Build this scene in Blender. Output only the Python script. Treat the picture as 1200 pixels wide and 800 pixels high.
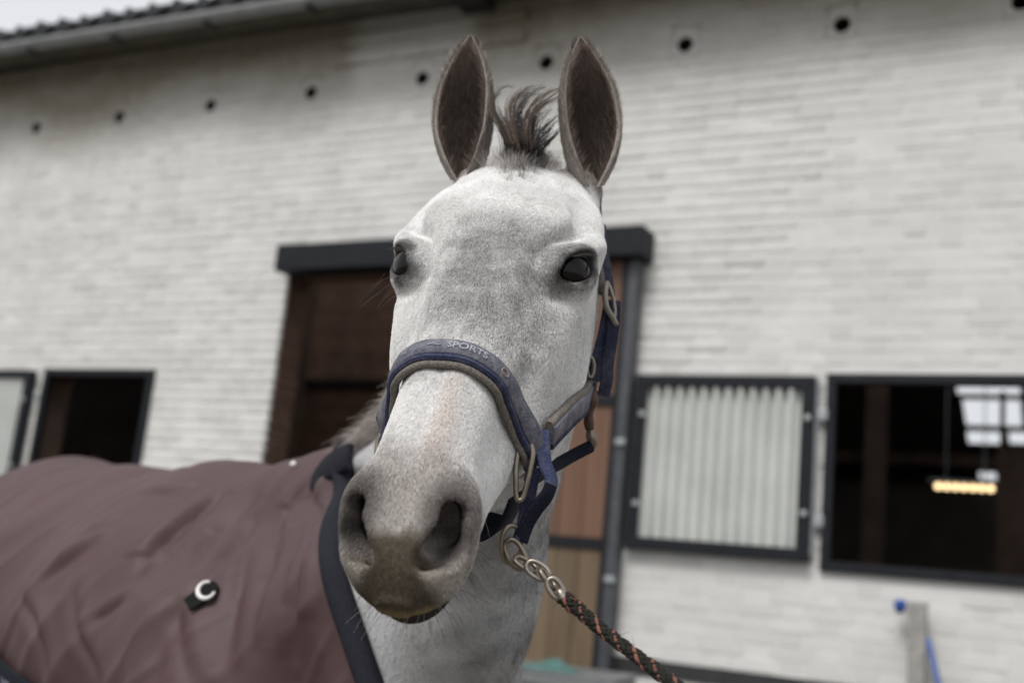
import bpy, bmesh, math, random
import numpy as np
from mathutils import Vector, Matrix
for _o in list(bpy.data.objects): bpy.data.objects.remove(_o)
SC = bpy.context.scene
COL = SC.collection
RNG = np.random.default_rng(7)
random.seed(7)
# ------------------------------------------------------------------ camera
HC = 1.35                      # camera height
PITCH, ROLL = math.radians(12.0), 0.0998
_fw = np.array([0, math.cos(PITCH), math.sin(PITCH)])
_r0 = np.array([1.0, 0, 0]); _u0 = np.cross(_r0, _fw)
CR = math.cos(ROLL)*_r0 + math.sin(ROLL)*_u0
CU = -math.sin(ROLL)*_r0 + math.cos(ROLL)*_u0
CF = _fw
EYE = np.array([0, 0, HC])
cam_d = bpy.data.cameras.new('camera'); cam = bpy.data.objects.new('camera', cam_d); COL.objects.link(cam)
cam_d.sensor_width = 36.0; cam_d.lens = 39.75; cam_d.clip_start = 0.05; cam_d.clip_end = 2000
cam.matrix_world = Matrix(((CR[0], CU[0], -CF[0], 0), (CR[1], CU[1], -CF[1], 0), (CR[2], CU[2], -CF[2], HC), (0, 0, 0, 1)))
cam_d.dof.use_dof = True; cam_d.dof.focus_distance = 1.13; cam_d.dof.aperture_fstop = 3.5; cam_d.dof.aperture_blades = 9
SC.camera = cam
# ------------------------------------------------------------------ sky, sun, exposure
SUN_EL, SUN_AZ = math.radians(52), math.radians(215)      # azimuth clockwise from +Y
w = bpy.data.worlds.new('World'); SC.world = w; w.use_nodes = True
_n = w.node_tree.nodes; _l = w.node_tree.links; _n.clear()
_out = _n.new('ShaderNodeOutputWorld'); _bg = _n.new('ShaderNodeBackground')
_sky = _n.new('ShaderNodeTexSky'); _sky.sky_type = 'NISHITA'; _sky.sun_disc = False
_sky.sun_elevation = SUN_EL; _sky.sun_rotation = SUN_AZ; _sky.air_density = 1.0; _sky.dust_density = 4.0; _sky.ozone_density = 1.0
_hs = _n.new('ShaderNodeHueSaturation'); _hs.inputs['Saturation'].default_value = 0.12
_mx = _n.new('ShaderNodeMix'); _mx.data_type = 'RGBA'; _mx.inputs[0].default_value = 0.65
_mx.inputs[7].default_value = (9.4, 9.6, 10.0, 1)      # an even cloud deck
_l.new(_sky.outputs[0], _hs.inputs['Color']); _l.new(_hs.outputs[0], _mx.inputs[6]); _l.new(_mx.outputs[2], _bg.inputs[0])
_bg.inputs[1].default_value = 0.097
_l.new(_bg.outputs[0], _out.inputs[0])
sun_d = bpy.data.lights.new('sun', 'SUN'); sun = bpy.data.objects.new('sun', sun_d); COL.objects.link(sun)
sun_d.energy = 1.8; sun_d.angle = math.radians(22); sun_d.color = (1.0, 0.97, 0.93)
_sd = Vector((math.sin(SUN_AZ)*math.cos(SUN_EL), math.cos(SUN_AZ)*math.cos(SUN_EL), math.sin(SUN_EL)))
sun.rotation_euler = _sd.to_track_quat('Z', 'Y').to_euler(); sun.location = (0, 0, 12)
SC.view_settings.view_transform = 'Standard'; SC.view_settings.look = 'None'
SC.view_settings.exposure = 0.18; SC.view_settings.gamma = 1.0; SC.view_settings.use_curve_mapping = False
SC.render.engine = 'CYCLES'
SC.cycles.use_denoising = True
SC.cycles.max_bounces = 8; SC.cycles.diffuse_bounces = 4; SC.cycles.glossy_bounces = 3; SC.cycles.transmission_bounces = 4
SC.cycles.transparent_max_bounces = 8; SC.cycles.caustics_reflective = False; SC.cycles.caustics_refractive = False
SC.cycles_curves.shape = 'RIBBONS'

# ------------------------------------------------------------------ helpers
def pxp(px, py, depth):
    """world point on the sight line of a photograph pixel (1200x800) at a depth in metres"""
    return EYE + depth*(((px-600)/1325.0)*CR + ((400-py)/1325.0)*CU + CF)
def proj(P):
    P = np.asarray(P, float) - EYE; z = P@CF
    return 600+1325*(P@CR)/z, 400-1325*(P@CU)/z, z
def tag(o, label=None, cat=None, group=None, kind=None):
    if label: o['label'] = label
    if cat: o['category'] = cat
    if group: o['group'] = group
    if kind: o['kind'] = kind
    return o
def empty(name, loc=(0, 0, 0), rz=0.0):
    o = bpy.data.objects.new(name, None); COL.objects.link(o); o.location = loc; o.rotation_euler = (0, 0, rz)
    o.empty_display_size = 0.1
    return o
def link(name, me, parent=None, m=None, smooth=False):
    o = bpy.data.objects.new(name, me); COL.objects.link(o)
    if parent is not None: o.parent = parent
    if m is not None and not me.materials: me.materials.append(m)
    if smooth: me.shade_smooth()
    return o
def mesh_np(name, V, F):
    """V (n,3), F (m,4) or (m,3) int arrays or a list"""
    me = bpy.data.meshes.new(name)
    if isinstance(F, np.ndarray):
        V = np.ascontiguousarray(V, np.float32); k = F.shape[1]
        me.vertices.add(len(V)); me.vertices.foreach_set('co', V.ravel())
        me.loops.add(F.size); me.loops.foreach_set('vertex_index', np.ascontiguousarray(F, np.int32).ravel())
        me.polygons.add(len(F)); me.polygons.foreach_set('loop_start', np.arange(0, F.size, k, dtype=np.int32))
        me.update(calc_edges=True); me.validate()
    else:
        me.from_pydata([tuple(map(float, v)) for v in V], [], F); me.update()
    return me
def vcol(me, C, name='col'):
    at = me.attributes.new(name, 'FLOAT_COLOR', 'POINT')
    a = np.ones((len(me.vertices), 4), np.float32); a[:, :3] = C
    at.data.foreach_set('color', a.ravel())
def hairs(name, P, radius, col, m, parent=None):
    """P (n,k,3) strands, radius (k,) or (n,k), col (n,3)"""
    n, k = P.shape[:2]
    cu = bpy.data.hair_curves.new(name); cu.add_curves([k]*n)
    cu.attributes['position'].data.foreach_set('vector', np.ascontiguousarray(P, np.float32).ravel())
    r = np.broadcast_to(np.asarray(radius, np.float32), (n, k))
    ra = cu.attributes.get('radius') or cu.attributes.new('radius', 'FLOAT', 'POINT')
    ra.data.foreach_set('value', np.ascontiguousarray(r).ravel())
    ca = cu.attributes.new('col', 'FLOAT_COLOR', 'CURVE'); a = np.ones((n, 4), np.float32); a[:, :3] = col
    ca.data.foreach_set('color', a.ravel())
    cu.materials.append(m)
    o = bpy.data.objects.new(name, cu); COL.objects.link(o)
    if parent is not None: o.parent = parent
    return o
class N:
    """small node-tree writer"""
    def __init__(s, name):
        s.m = bpy.data.materials.new(name); s.m.use_nodes = True; s.t = s.m.node_tree; s.t.nodes.clear()
        s.out = s.t.nodes.new('ShaderNodeOutputMaterial'); s.b = s.t.nodes.new('ShaderNodeBsdfPrincipled')
        s.t.links.new(s.b.outputs[0], s.out.inputs[0])
    def n(s, typ, **kw):
        x = s.t.nodes.new(typ)
        for k, v in kw.items(): setattr(x, k, v)
        return x
    def l(s, a, b): s.t.links.new(a, b)
    def coord(s, which='Object'): return s.n('ShaderNodeTexCoord').outputs[which]
    def mapped(s, which='Object', scale=(1, 1, 1), rot=(0, 0, 0)):
        mp = s.n('ShaderNodeMapping'); s.l(s.coord(which), mp.inputs[0]); mp.inputs['Scale'].default_value = scale; mp.inputs['Rotation'].default_value = rot
        return mp.outputs[0]
    def noise(s, scale, detail=4, rough=.55, vec=None, dist=0):
        x = s.n('ShaderNodeTexNoise'); x.inputs['Scale'].default_value = scale; x.inputs['Detail'].default_value = detail
        x.inputs['Roughness'].default_value = rough; x.inputs['Distortion'].default_value = dist
        s.l(vec if vec is not None else s.coord(), x.inputs['Vector']); return x.outputs[0]
    def ramp(s, fac, stops):
        x = s.n('ShaderNodeValToRGB'); e = x.color_ramp.elements
        while len(e) < len(stops): e.new(.5)
        for i, (p, c) in enumerate(stops): e[i].position = p; e[i].color = (*c, 1) if len(c) == 3 else c
        s.l(fac, x.inputs[0]); return x.outputs[0]
    def mix(s, fac, a, b, mode='MIX'):
        x = s.n('ShaderNodeMix', data_type='RGBA', blend_type=mode)
        for v, i in ((fac, 0), (a, 6), (b, 7)):
            if hasattr(v, 'is_output'): s.l(v, x.inputs[i])
            elif i == 0: x.inputs[0].default_value = v
            else: x.inputs[i].default_value = (*v, 1)
        return x.outputs[2]
    def math(s, op, a, b=0.0, c=0.0):
        x = s.n('ShaderNodeMath', operation=op)
        for i, v in enumerate((a, b, c)):
            if hasattr(v, 'is_output'): s.l(v, x.inputs[i])
            else: x.inputs[i].default_value = v
        return x.outputs[0]
    def col(s, c):
        if hasattr(c, 'is_output'): s.l(c, s.b.inputs['Base Color'])
        else: s.b.inputs['Base Color'].default_value = (*c, 1)
    def set(s, **kw):
        for k, v in kw.items(): s.b.inputs[k.replace('_', ' ')].default_value = v
    def bump(s, h, strength=.3, dist=.01):
        x = s.n('ShaderNodeBump'); x.inputs['Strength'].default_value = strength; x.inputs['Distance'].default_value = dist
        s.l(h, x.inputs['Height']); s.l(x.outputs[0], s.b.inputs['Normal'])
def simple(name, c, rough=.6, metal=0.0, var=.12, scale=30, bump=0.0, spec=.5):
    s = N(name); nz = s.noise(scale, 5)
    lo = tuple(x*(1-var) for x in c); hi = tuple(min(1, x*(1+var)) for x in c)
    s.col(s.ramp(nz, [(.3, lo), (.7, hi)])); s.set(Roughness=rough, Metallic=metal, Specular_IOR_Level=spec)
    if bump: s.bump(nz, bump, .004)
    return s.m

# numpy value noise -------------------------------------------------
def _hash(i, j, k, seed):
    h = (i*374761393 + j*668265263 + k*2147483647 + seed*974634777) & 0xFFFFFFFF
    h = ((h ^ (h >> 13))*1274126177) & 0xFFFFFFFF
    return ((h ^ (h >> 16)) & 0xFFFF)/65535.0
def vnoise(P, scale, seed=0, oct=1):
    P = np.asarray(P, float); tot = 0; amp = 1; nrm = 0
    for o in range(oct):
        q = P*scale*(2**o) + 1000; i = np.floor(q).astype(np.int64); f = q-i; f = f*f*(3-2*f)
        v = 0
        for dx in (0, 1):
            for dy in (0, 1):
                for dz in (0, 1):
                    wgt = (f[..., 0] if dx else 1-f[..., 0])*(f[..., 1] if dy else 1-f[..., 1])*(f[..., 2] if dz else 1-f[..., 2])
                    v = v + wgt*_hash(i[..., 0]+dx, i[..., 1]+dy, i[..., 2]+dz, seed+o*17)
        tot = tot+amp*v; nrm += amp; amp *= .5
    return tot/nrm
def sstep(a, b, x):
    t = np.clip((x-a)/(b-a), 0, 1); return t*t*(3-2*t)
def spline(xs, ys, x):
    """smooth (Catmull-Rom tangent) interpolation"""
    xs = np.asarray(xs, float); ys = np.asarray(ys, float)
    m = np.gradient(ys, xs); x = np.clip(x, xs[0], xs[-1])
    i = np.clip(np.searchsorted(xs, x, side='right')-1, 0, len(xs)-2); h = xs[i+1]-xs[i]; t = (x-xs[i])/h
    return (2*t**3-3*t**2+1)*ys[i]+(t**3-2*t**2+t)*h*m[i]+(-2*t**3+3*t**2)*ys[i+1]+(t**3-t**2)*h*m[i+1]
def surface_nets(F, org, step):
    nx, ny, nz = F.shape
    S = F < 0
    cnt = np.zeros((nx-1, ny-1, nz-1), np.int8)
    for dx in (0, 1):
        for dy in (0, 1):
            for dz in (0, 1):
                cnt += S[dx:nx-1+dx, dy:ny-1+dy, dz:nz-1+dz]
    act = (cnt > 0) & (cnt < 8)
    I, J, K = np.nonzero(act); n = len(I)
    idx = np.full(act.shape, -1, np.int32); idx[I, J, K] = np.arange(n)
    acc = np.zeros((n, 3)); num = np.zeros(n)
    cor = [(0, 0, 0), (1, 0, 0), (0, 1, 0), (1, 1, 0), (0, 0, 1), (1, 0, 1), (0, 1, 1), (1, 1, 1)]
    val = [F[I+c[0], J+c[1], K+c[2]].astype(float) for c in cor]
    for a, b in ((0, 1), (2, 3), (4, 5), (6, 7), (0, 2), (1, 3), (4, 6), (5, 7), (0, 4), (1, 5), (2, 6), (3, 7)):
        va, vb = val[a], val[b]; x = (va < 0) != (vb < 0)
        t = np.where(x, va/np.where(x, va-vb, 1), 0)
        p = np.array(cor[a])[None]+t[:, None]*(np.array(cor[b])-np.array(cor[a]))[None]
        acc += p*x[:, None]; num += x
    V = org+step*(np.stack([I, J, K], -1)+acc/num[:, None])
    quads = []
    for ax in range(3):
        sl0 = [slice(None)]*3; sl1 = [slice(None)]*3
        sl0[ax] = slice(0, -1); sl1[ax] = slice(1, None)
        A, B = S[tuple(sl0)], S[tuple(sl1)]
        e = A != B
        o1, o2 = (ax+1) % 3, (ax+2) % 3
        e = np.argwhere(e)
        ok = (e[:, o1] > 0) & (e[:, o2] > 0) & (e[:, o1] < F.shape[o1]-1) & (e[:, o2] < F.shape[o2]-1)
        e = e[ok]
        def at(d1, d2):
            q = e.copy(); q[:, o1] += d1; q[:, o2] += d2; return idx[q[:, 0], q[:, 1], q[:, 2]]
        q = np.stack([at(-1, -1), at(0, -1), at(0, 0), at(-1, 0)], -1)
        flip = ~A[tuple(e.T)]
        q[flip] = q[flip][:, ::-1]
        quads.append(q)
    Q = np.concatenate(quads); Q = Q[(Q >= 0).all(1)]
    return V, Q
def smin(a, b, k):
    h = np.maximum(k-np.abs(a-b), 0)/k; return np.minimum(a, b)-h*h*k*.25
def smax(a, b, k): return -smin(-a, -b, k)
# ================================================================== ground and stable building
WALL_D = 5.3395; WYAW = math.radians(-27.2)
WUx = np.array([math.cos(WYAW), math.sin(WYAW), 0]); WIn = np.array([-math.sin(WYAW), math.cos(WYAW), 0])   # along the front, into the building
BARN = empty('stable_building', tuple(WIn*WALL_D), WYAW)
tag(BARN, 'whitewashed brick stable with tiled eave, shuttered windows and a big sliding door', 'building')
def brn(px, py, plane=None, y=None):
    """sight line of a pixel met with the building-local plane y=const, or z = z0 + k*(y-y0)"""
    d = pxp(px, py, 1.0)-EYE; dl = np.array([d@WUx, d@WIn, d[2]]); c = np.array([0, -WALL_D, HC])
    if y is not None: t = (y-c[1])/dl[1]
    else:
        z0, k, y0 = plane; t = (z0+k*(c[1]-y0)-c[2])/(dl[2]-k*dl[1])
    return c+dl*t
def boxm(name, x0, x1, y0, y1, z0, z1, bev=0.0):
    if bev <= 0:
        V = [(x, y, z) for x in (x0, x1) for y in (y0, y1) for z in (z0, z1)]
        return mesh_np(name, V, [(0, 1, 3, 2), (4, 6, 7, 5), (0, 4, 5, 1), (2, 3, 7, 6), (0, 2, 6, 4), (1, 5, 7, 3)])
    bm = bmesh.new(); r = bmesh.ops.create_cube(bm, size=1.0)
    for v in bm.verts: v.co = ((v.co.x+.5)*(x1-x0)+x0, (v.co.y+.5)*(y1-y0)+y0, (v.co.z+.5)*(z1-z0)+z0)
    bmesh.ops.bevel(bm, geom=bm.edges[:], offset=bev, segments=2, profile=.6, affect='EDGES')
    me = bpy.data.meshes.new(name); bm.to_mesh(me); bm.free(); return me
def part(name, m, parent, *b, bev=0.0): return link(name, boxm(name, *b, bev=bev), parent, m)
def tubem(name, pts, r, seg=10, closed=False, caps=True):
    pts = np.asarray(pts, float); n = len(pts); r = np.broadcast_to(np.asarray(r, float), (n,))
    t = np.gradient(pts, axis=0) if not closed else np.roll(pts, -1, 0)-np.roll(pts, 1, 0)
    t /= np.linalg.norm(t, axis=1)[:, None]+1e-12
    u = np.array([0, 0, 1.0]) if abs(t[0][2]) < .9 else np.array([1.0, 0, 0]); V = []
    for i in range(n):
        u = u-t[i]*(u@t[i]); u /= np.linalg.norm(u)+1e-12; w_ = np.cross(t[i], u)
        for k in range(seg):
            a = 2*math.pi*k/seg; V.append(pts[i]+r[i]*(u*math.cos(a)+w_*math.sin(a)))
    F = []
    for i in range(n if closed else n-1):
        j = (i+1) % n
        for k in range(seg): k2 = (k+1) % seg; F.append((i*seg+k, i*seg+k2, j*seg+k2, j*seg+k))
    if not closed and caps: F.append(tuple(range(seg))[::-1]); F.append(tuple((n-1)*seg+k for k in range(seg)))
    return mesh_np(name, np.array(V), F)

# materials
s_ = N('whitewashed_brick'); geo = s_.n('ShaderNodeNewGeometry'); pos = geo.outputs['Position']
sep = s_.n('ShaderNodeSeparateXYZ'); s_.l(pos, sep.inputs[0])
n_big = s_.noise(.55, 4, .6, pos); n_mid = s_.noise(3.2, 5, .6, pos); n_fin = s_.noise(38, 4, .6, pos)
stretch = s_.n('ShaderNodeMapping'); stretch.inputs['Scale'].default_value = (2.2, 2.2, 12); s_.l(pos, stretch.inputs[0]); n_row = s_.noise(1.0, 5, .65, stretch.outputs[0])
base = s_.ramp(n_mid, [(.25, (.60, .595, .572)), (.75, (.69, .685, .662))])
base = s_.mix(s_.ramp(n_row, [(.66, (0, 0, 0)), (.84, (.12, .12, .12))]), base, (.45, .435, .40))
base = s_.mix(s_.ramp(n_fin, [(.62, (0, 0, 0)), (.78, (.35, .35, .35))]), base, (.42, .40, .36))
zz = s_.math('ADD', sep.outputs[2], s_.math('MULTIPLY', s_.math('SUBTRACT', n_big, .5), 1.1))
zz = s_.math('ADD', zz, s_.math('MULTIPLY', s_.math('SUBTRACT', n_row, .5), .35))
stain = s_.n('ShaderNodeMapRange'); stain.inputs['From Min'].default_value = HC+2.62; stain.inputs['From Max'].default_value = HC+3.20; s_.l(zz, stain.inputs['Value'])
dot = s_.n('ShaderNodeVectorMath', operation='DOT_PRODUCT'); s_.l(pos, dot.inputs[0]); dot.inputs[1].default_value = tuple(WUx)
uu_ = s_.math('ADD', dot.outputs['Value'], s_.math('MULTIPLY', s_.math('SUBTRACT', n_mid, .5), .25))
pm = s_.n('ShaderNodeMapRange', interpolation_type='SMOOTHSTEP'); pm.inputs['From Min'].default_value = .52; pm.inputs['From Max'].default_value = .34; s_.l(s_.math('ABSOLUTE', s_.math('ADD', uu_, 3.62)), pm.inputs['Value'])
fac = s_.math('MULTIPLY', stain.outputs[0], s_.math('SUBTRACT', .80, s_.math('MULTIPLY', pm.outputs[0], .50)))
base = s_.mix(fac, base, (.165, .135, .080))
tone = s_.n('ShaderNodeAttribute', attribute_name='tone'); base = s_.mix(s_.math('MULTIPLY', tone.outputs['Fac'], .36), base, (.44, .43, .395))
s_.col(base); s_.set(Roughness=.8, Specular_IOR_Level=.25); s_.bump(s_.noise(60, 4, .6, pos), .35, .004); WHITE = s_.m
s_ = N('bare_brick'); nz = s_.noise(9, 5); s_.col(s_.ramp(nz, [(.3, (.11, .060, .042)), (.55, (.16, .088, .060)), (.8, (.20, .14, .11))])); s_.set(Roughness=.9); s_.bump(s_.noise(50, 4), .4, .004); REDBR = s_.m
STEEL = simple('charcoal_paint', (.011, .0125, .016), .55, 0, .2, 14, 0, .2)
STEEL2 = simple('worn_grey_steel', (.060, .064, .072), .5, .2, .25, 18)
IRON = simple('galvanised', (.34, .36, .37), .45, .5, .15, 25)
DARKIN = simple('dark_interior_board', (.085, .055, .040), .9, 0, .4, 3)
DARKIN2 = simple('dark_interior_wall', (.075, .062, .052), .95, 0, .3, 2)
GUTM = simple('grey_gutter', (.19, .198, .195), .55, 0, .2, 9)
TILEM = simple('roof_tile_clay', (.13, .135, .15), .75, 0, .3, 12, .2)
SOFF = simple('weathered_eave_board', (.070, .062, .045), .9, 0, .35, 6)
s_ = N('sliding_door_board'); v_ = s_.mapped('Object', (14, 14, .8)); nz = s_.noise(1.6, 6, .65, v_, 1.2); oi = s_.n('ShaderNodeObjectInfo')
cb = s_.ramp(nz, [(.2, (.085, .041, .023)), (.5, (.132, .066, .038)), (.85, (.17, .095, .058))])
hsv = s_.n('ShaderNodeHueSaturation'); s_.l(cb, hsv.inputs['Color']); s_.l(s_.math('ADD', s_.math('MULTIPLY', oi.outputs['Random'], .35), .82), hsv.inputs['Value']); s_.col(hsv.outputs[0]); s_.set(Roughness=.6); s_.bump(nz, .25, .003); WOODU = s_.m
s_ = N('sliding_door_lower_board'); v_ = s_.mapped('Object', (14, 14, .8)); nz = s_.noise(1.6, 6, .65, v_, 1.2); oi = s_.n('ShaderNodeObjectInfo')
cb = s_.ramp(nz, [(.2, (.085, .055, .030)), (.5, (.145, .100, .058)), (.85, (.19, .14, .09))])
hsv = s_.n('ShaderNodeHueSaturation'); s_.l(cb, hsv.inputs['Color']); s_.l(s_.math('ADD', s_.math('MULTIPLY', oi.outputs['Random'], .35), .82), hsv.inputs['Value']); s_.col(hsv.outputs[0]); s_.set(Roughness=.65); s_.bump(nz, .25, .003); WOODL = s_.m
s_ = N('corrugated_plastic'); nz = s_.noise(5, 5); s_.col(s_.ramp(nz, [(.3, (.53, .545, .52)), (.7, (.62, .635, .61))])); s_.set(Roughness=.45, Subsurface_Weight=0.0); SHEET = s_.m

# ground
gm = mesh_np('ground', np.array([(-400, -400, 0), (400, -400, 0), (400, 400, 0), (-400, 400, 0)], float), [(0, 1, 2, 3)])
s_ = N('yard_paving'); nz = s_.noise(.8, 6, .65); n2_ = s_.noise(14, 5, .6); s_.col(s_.mix(.5, s_.ramp(nz, [(.3, (.13, .12, .105)), (.7, (.20, .19, .17))]), s_.ramp(n2_, [(.3, (.10, .095, .085)), (.7, (.21, .20, .185))]))); s_.set(Roughness=.9); s_.bump(n2_, .5, .01)
tag(link('ground', gm, None, s_.m), kind='structure')

# openings in the front (x0,x1,z0,z1)
DOOR = (-4.33, -2.06, 0.0, HC+1.715); WINR = (-1.055, .30, HC+.205, HC+1.10); WINL = (-6.26, -5.29, HC+.205, HC+1.10)
OPEN = [DOOR, WINR, WINL]
HOLES = [(-6.83+.825*i, HC+2.912) for i in range(-5, 13)]
HOLES = [(x-(.825*0), z) for x, z in HOLES]
X0, X1, ZT = -13.0, 4.5, HC+3.34
CRS, BL, JO = .0625, .216, .006
def course_z(z): return math.floor(z/CRS)*CRS
HB_ = [(x, course_z(z)-CRS*.0) for x, z in HOLES]
HOLE_RECT = [(x-.075, x+.075, course_z(z)-CRS*.5-CRS*.5, course_z(z)+CRS*2-CRS*0) for x, z in HOLES]
def cells(name, x0, x1, z0, z1, holes, y):
    xs = sorted({x0, x1, *[v for h in holes for v in h[:2] if x0 < v < x1]}); zs = sorted({z0, z1, *[v for h in holes for v in h[2:] if z0 < v < z1]})
    V = []; F = []
    for i in range(len(xs)-1):
        for k in range(len(zs)-1):
            cx, cz = (xs[i]+xs[i+1])/2, (zs[k]+zs[k+1])/2
            if any(h[0] < cx < h[1] and h[2] < cz < h[3] for h in holes): continue
            b = len(V); V += [(xs[i], y, zs[k]), (xs[i+1], y, zs[k]), (xs[i+1], y, zs[k+1]), (xs[i], y, zs[k+1])]; F.append((b, b+1, b+2, b+3))
    return V, F
V, F = cells('wall', X0, X1, 0, ZT, OPEN+HOLE_RECT, .0016)
WALL = link('wall', mesh_np('wall', np.array(V), F), BARN, WHITE)
# bricks ------------------------------------------------------------
def brick_mesh(name, ln, ht, seed):
    r = random.Random(seed); c = .0022; x0, x1, z0, z1 = 0, ln, 0, ht
    j = lambda a: a+r.uniform(-.0008, .0008)
    V = [(x0, .03, z0), (x1, .03, z0), (x1, .03, z1), (x0, .03, z1)]+[(x0, c*.8, z0), (x1, c*.8, z0), (x1, c*.8, z1), (x0, c*.8, z1)]
    V += [(j(x0+c), j(0), j(z0+c)), (j(x1-c), j(0), j(z0+c)), (j(x1-c), j(0), j(z1-c)), (j(x0+c), j(0), j(z1-c))]
    F = [(0, 1, 5, 4), (1, 2, 6, 5), (2, 3, 7, 6), (3, 0, 4, 7), (4, 5, 9, 8), (5, 6, 10, 9), (6, 7, 11, 10), (7, 4, 8, 11), (8, 9, 10, 11)]
    return V, F
br = random.Random(5)
ALLB = []
zi = 0
while zi*CRS < ZT:
    z = zi*CRS; x = X0-.165*(zi % 2)-.02*br.random(); kq = 0
    while x < X1:
        bl = (.208, .100)[kq % 2]; kq += 1
        spans = [(x, x+bl)]
        for h in OPEN+HOLE_RECT:
            if z+CRS > h[2]+.002 and z+.004 < h[3]:
                ns = []
                for a, b in spans:
                    if b <= h[0] or a >= h[1]: ns.append((a, b)); continue
                    if a < h[0]-.02: ns.append((a, h[0]-.001))
                    if b > h[1]+.02: ns.append((h[1]+.001, b))
                spans = ns
        for a, b in spans:
            if b-a > .02: ALLB.append((a, b-a, z))
        x += bl+.009
    zi += 1
def b_world(a, ln, z): return tuple(WIn*WALL_D+WUx*(a+ln/2))[:2]+(z+.03,)
keep = []
for t in ALLB:
    pw = np.array(b_world(*t)); u_, v_, dz = proj(pw)
    vis = -10 < u_ < 1210 and -10 < v_ < 810 and not (455 < u_ < 705 and 190 < v_ < 720) and not (-2.03 < t[0]+.1 < -1.10 and HC+.2 < t[2] < HC+1.1) and not (u_ < 420 and v_ > 560)
    keep.append((0 if vis else 1, dz))
order = sorted(range(len(ALLB)), key=lambda i: keep[i])
sep_set = set(order[:300])
protos = {}
JV = []; JF = []; TN = []
for i, (a, ln, z) in enumerate(ALLB):
    V, F = brick_mesh('brick', round(ln, 3), CRS-.0045, br.randrange(6))
    prot = br.gauss(0, .0010)
    if i in sep_set:
        key = (round(ln, 3), br.randrange(10))
        if key not in protos:
            V, F = brick_mesh('brick', key[0], CRS-.0045, key[1]+int(key[0]*1000)); protos[key] = mesh_np('brick', V, F); protos[key].materials.append(WHITE); protos[key].attributes.new('tone', 'FLOAT', 'POINT').data.foreach_set('value', np.full(len(V), br.random()**2.2, np.float32))
        o = bpy.data.objects.new('brick', protos[key]); COL.objects.link(o); o.parent = WALL; o.location = (a, prot-.0012, z+.004)
    else:
        TN += [br.random()**2.2]*len(V); b = len(JV); JV += [(v[0]+a, v[1]+prot-.0012, v[2]+z+.004) for v in V]; JF += [tuple(k+b for k in f) for f in F]
o = link('far_bricks', mesh_np('far_bricks', np.array(JV), np.array(JF)), WALL, WHITE); o['kind'] = 'stuff'
o.data.attributes.new('tone', 'FLOAT', 'POINT').data.foreach_set('value', np.array(TN, np.float32))
# air holes: a block with a round opening and a dark clay pipe behind it
for (hx, hz), R_ in zip(HOLES, HOLE_RECT):
    cx, cz = hx, hz; r = .043; n = 24; V = []; F = []
    for k in range(n):
        a = 2*math.pi*k/n+math.pi/4; c, s2 = math.cos(a), math.sin(a); m_ = max(abs(c), abs(s2))
        ex = (R_[1]-.002 if c > 0 else R_[0]+.002)-cx; ez = (R_[3]-.004 if s2 > 0 else R_[2]+.004)-cz
        tx = abs(ex/c) if abs(c) > 1e-6 else 9; tz = abs(ez/s2) if abs(s2) > 1e-6 else 9; t = min(tx, tz)
        V += [(cx+c*t, .003, cz+s2*t), (cx+c*r*1.12, -.001, cz+s2*r*1.12), (cx+c*r, .004, cz+s2*r), (cx+c*r, .22, cz+s2*r)]
    for k in range(n):
        a, b = k*4, ((k+1) % n)*4
        for q in range(3): F.append((a+q, b+q, b+q+1, a+q+1))
    F.append(tuple(k*4+3 for k in range(n)))
    ro = random.Random(int(hx*100)); V = [(v[0], v[1], v[2]) for v in V]
    o = link('air_vent', mesh_np('air_vent', np.array(V), F), BARN); o.data.materials.append(WHITE); o.data.materials.append(simple('vent_pipe', (.02, .016, .013), .95)) if 'ventm' not in globals() else o.data.materials.append(ventm)
    ventm = o.data.materials[1]
    for p in o.data.polygons:
        if p.center.y > .05 or len(p.vertices) > 4: p.material_index = 1
# reveals of the openings (bare brick at the door, dark render at the windows), thick wall behind
TH = .24
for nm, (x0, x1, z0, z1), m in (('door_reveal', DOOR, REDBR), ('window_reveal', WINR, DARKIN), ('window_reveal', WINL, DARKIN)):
    V = [(x0, .031, z0), (x0, TH, z0), (x0, TH, z1), (x0, .031, z1), (x1, .031, z0), (x1, TH, z0), (x1, TH, z1), (x1, .031, z1)]
    F = [(0, 1, 2, 3), (5, 4, 7, 6), (3, 2, 6, 7)]+([] if z0 == 0 else [(1, 0, 4, 5)])
    if nm == 'door_reveal':       # brick pier of the jamb, course by course
        jb = empty('door_jamb'); jb.parent = BARN
        for k in range(int(z1/CRS)):
            o = part('brick', REDBR, jb, x0-.11, x0+.004+br.uniform(-.002, .003), .034+(.0 if k % 2 else .0), TH-.01, k*CRS+.004, (k+1)*CRS-.006)
        part('mortar', simple('jamb_mortar', (.16, .14, .12), .95), jb, x0-.11, x0-.003, .036, TH-.012, 0, z1)
        V = [(x1, .031, z0), (x1, TH, z0), (x1, TH, z1), (x1, .031, z1), (x0-.1, .031, z1), (x0-.1, TH, z1)]; F = [(1, 0, 3, 2), (4, 5, 2, 3)]
    link(nm, mesh_np(nm, np.array(V), F), BARN, m)
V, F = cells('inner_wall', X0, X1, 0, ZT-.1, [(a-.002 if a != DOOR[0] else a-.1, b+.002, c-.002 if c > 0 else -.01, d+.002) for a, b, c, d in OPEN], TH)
link('inner_wall', mesh_np('inner_wall', np.array(V), F), BARN, DARKIN2)

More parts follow.
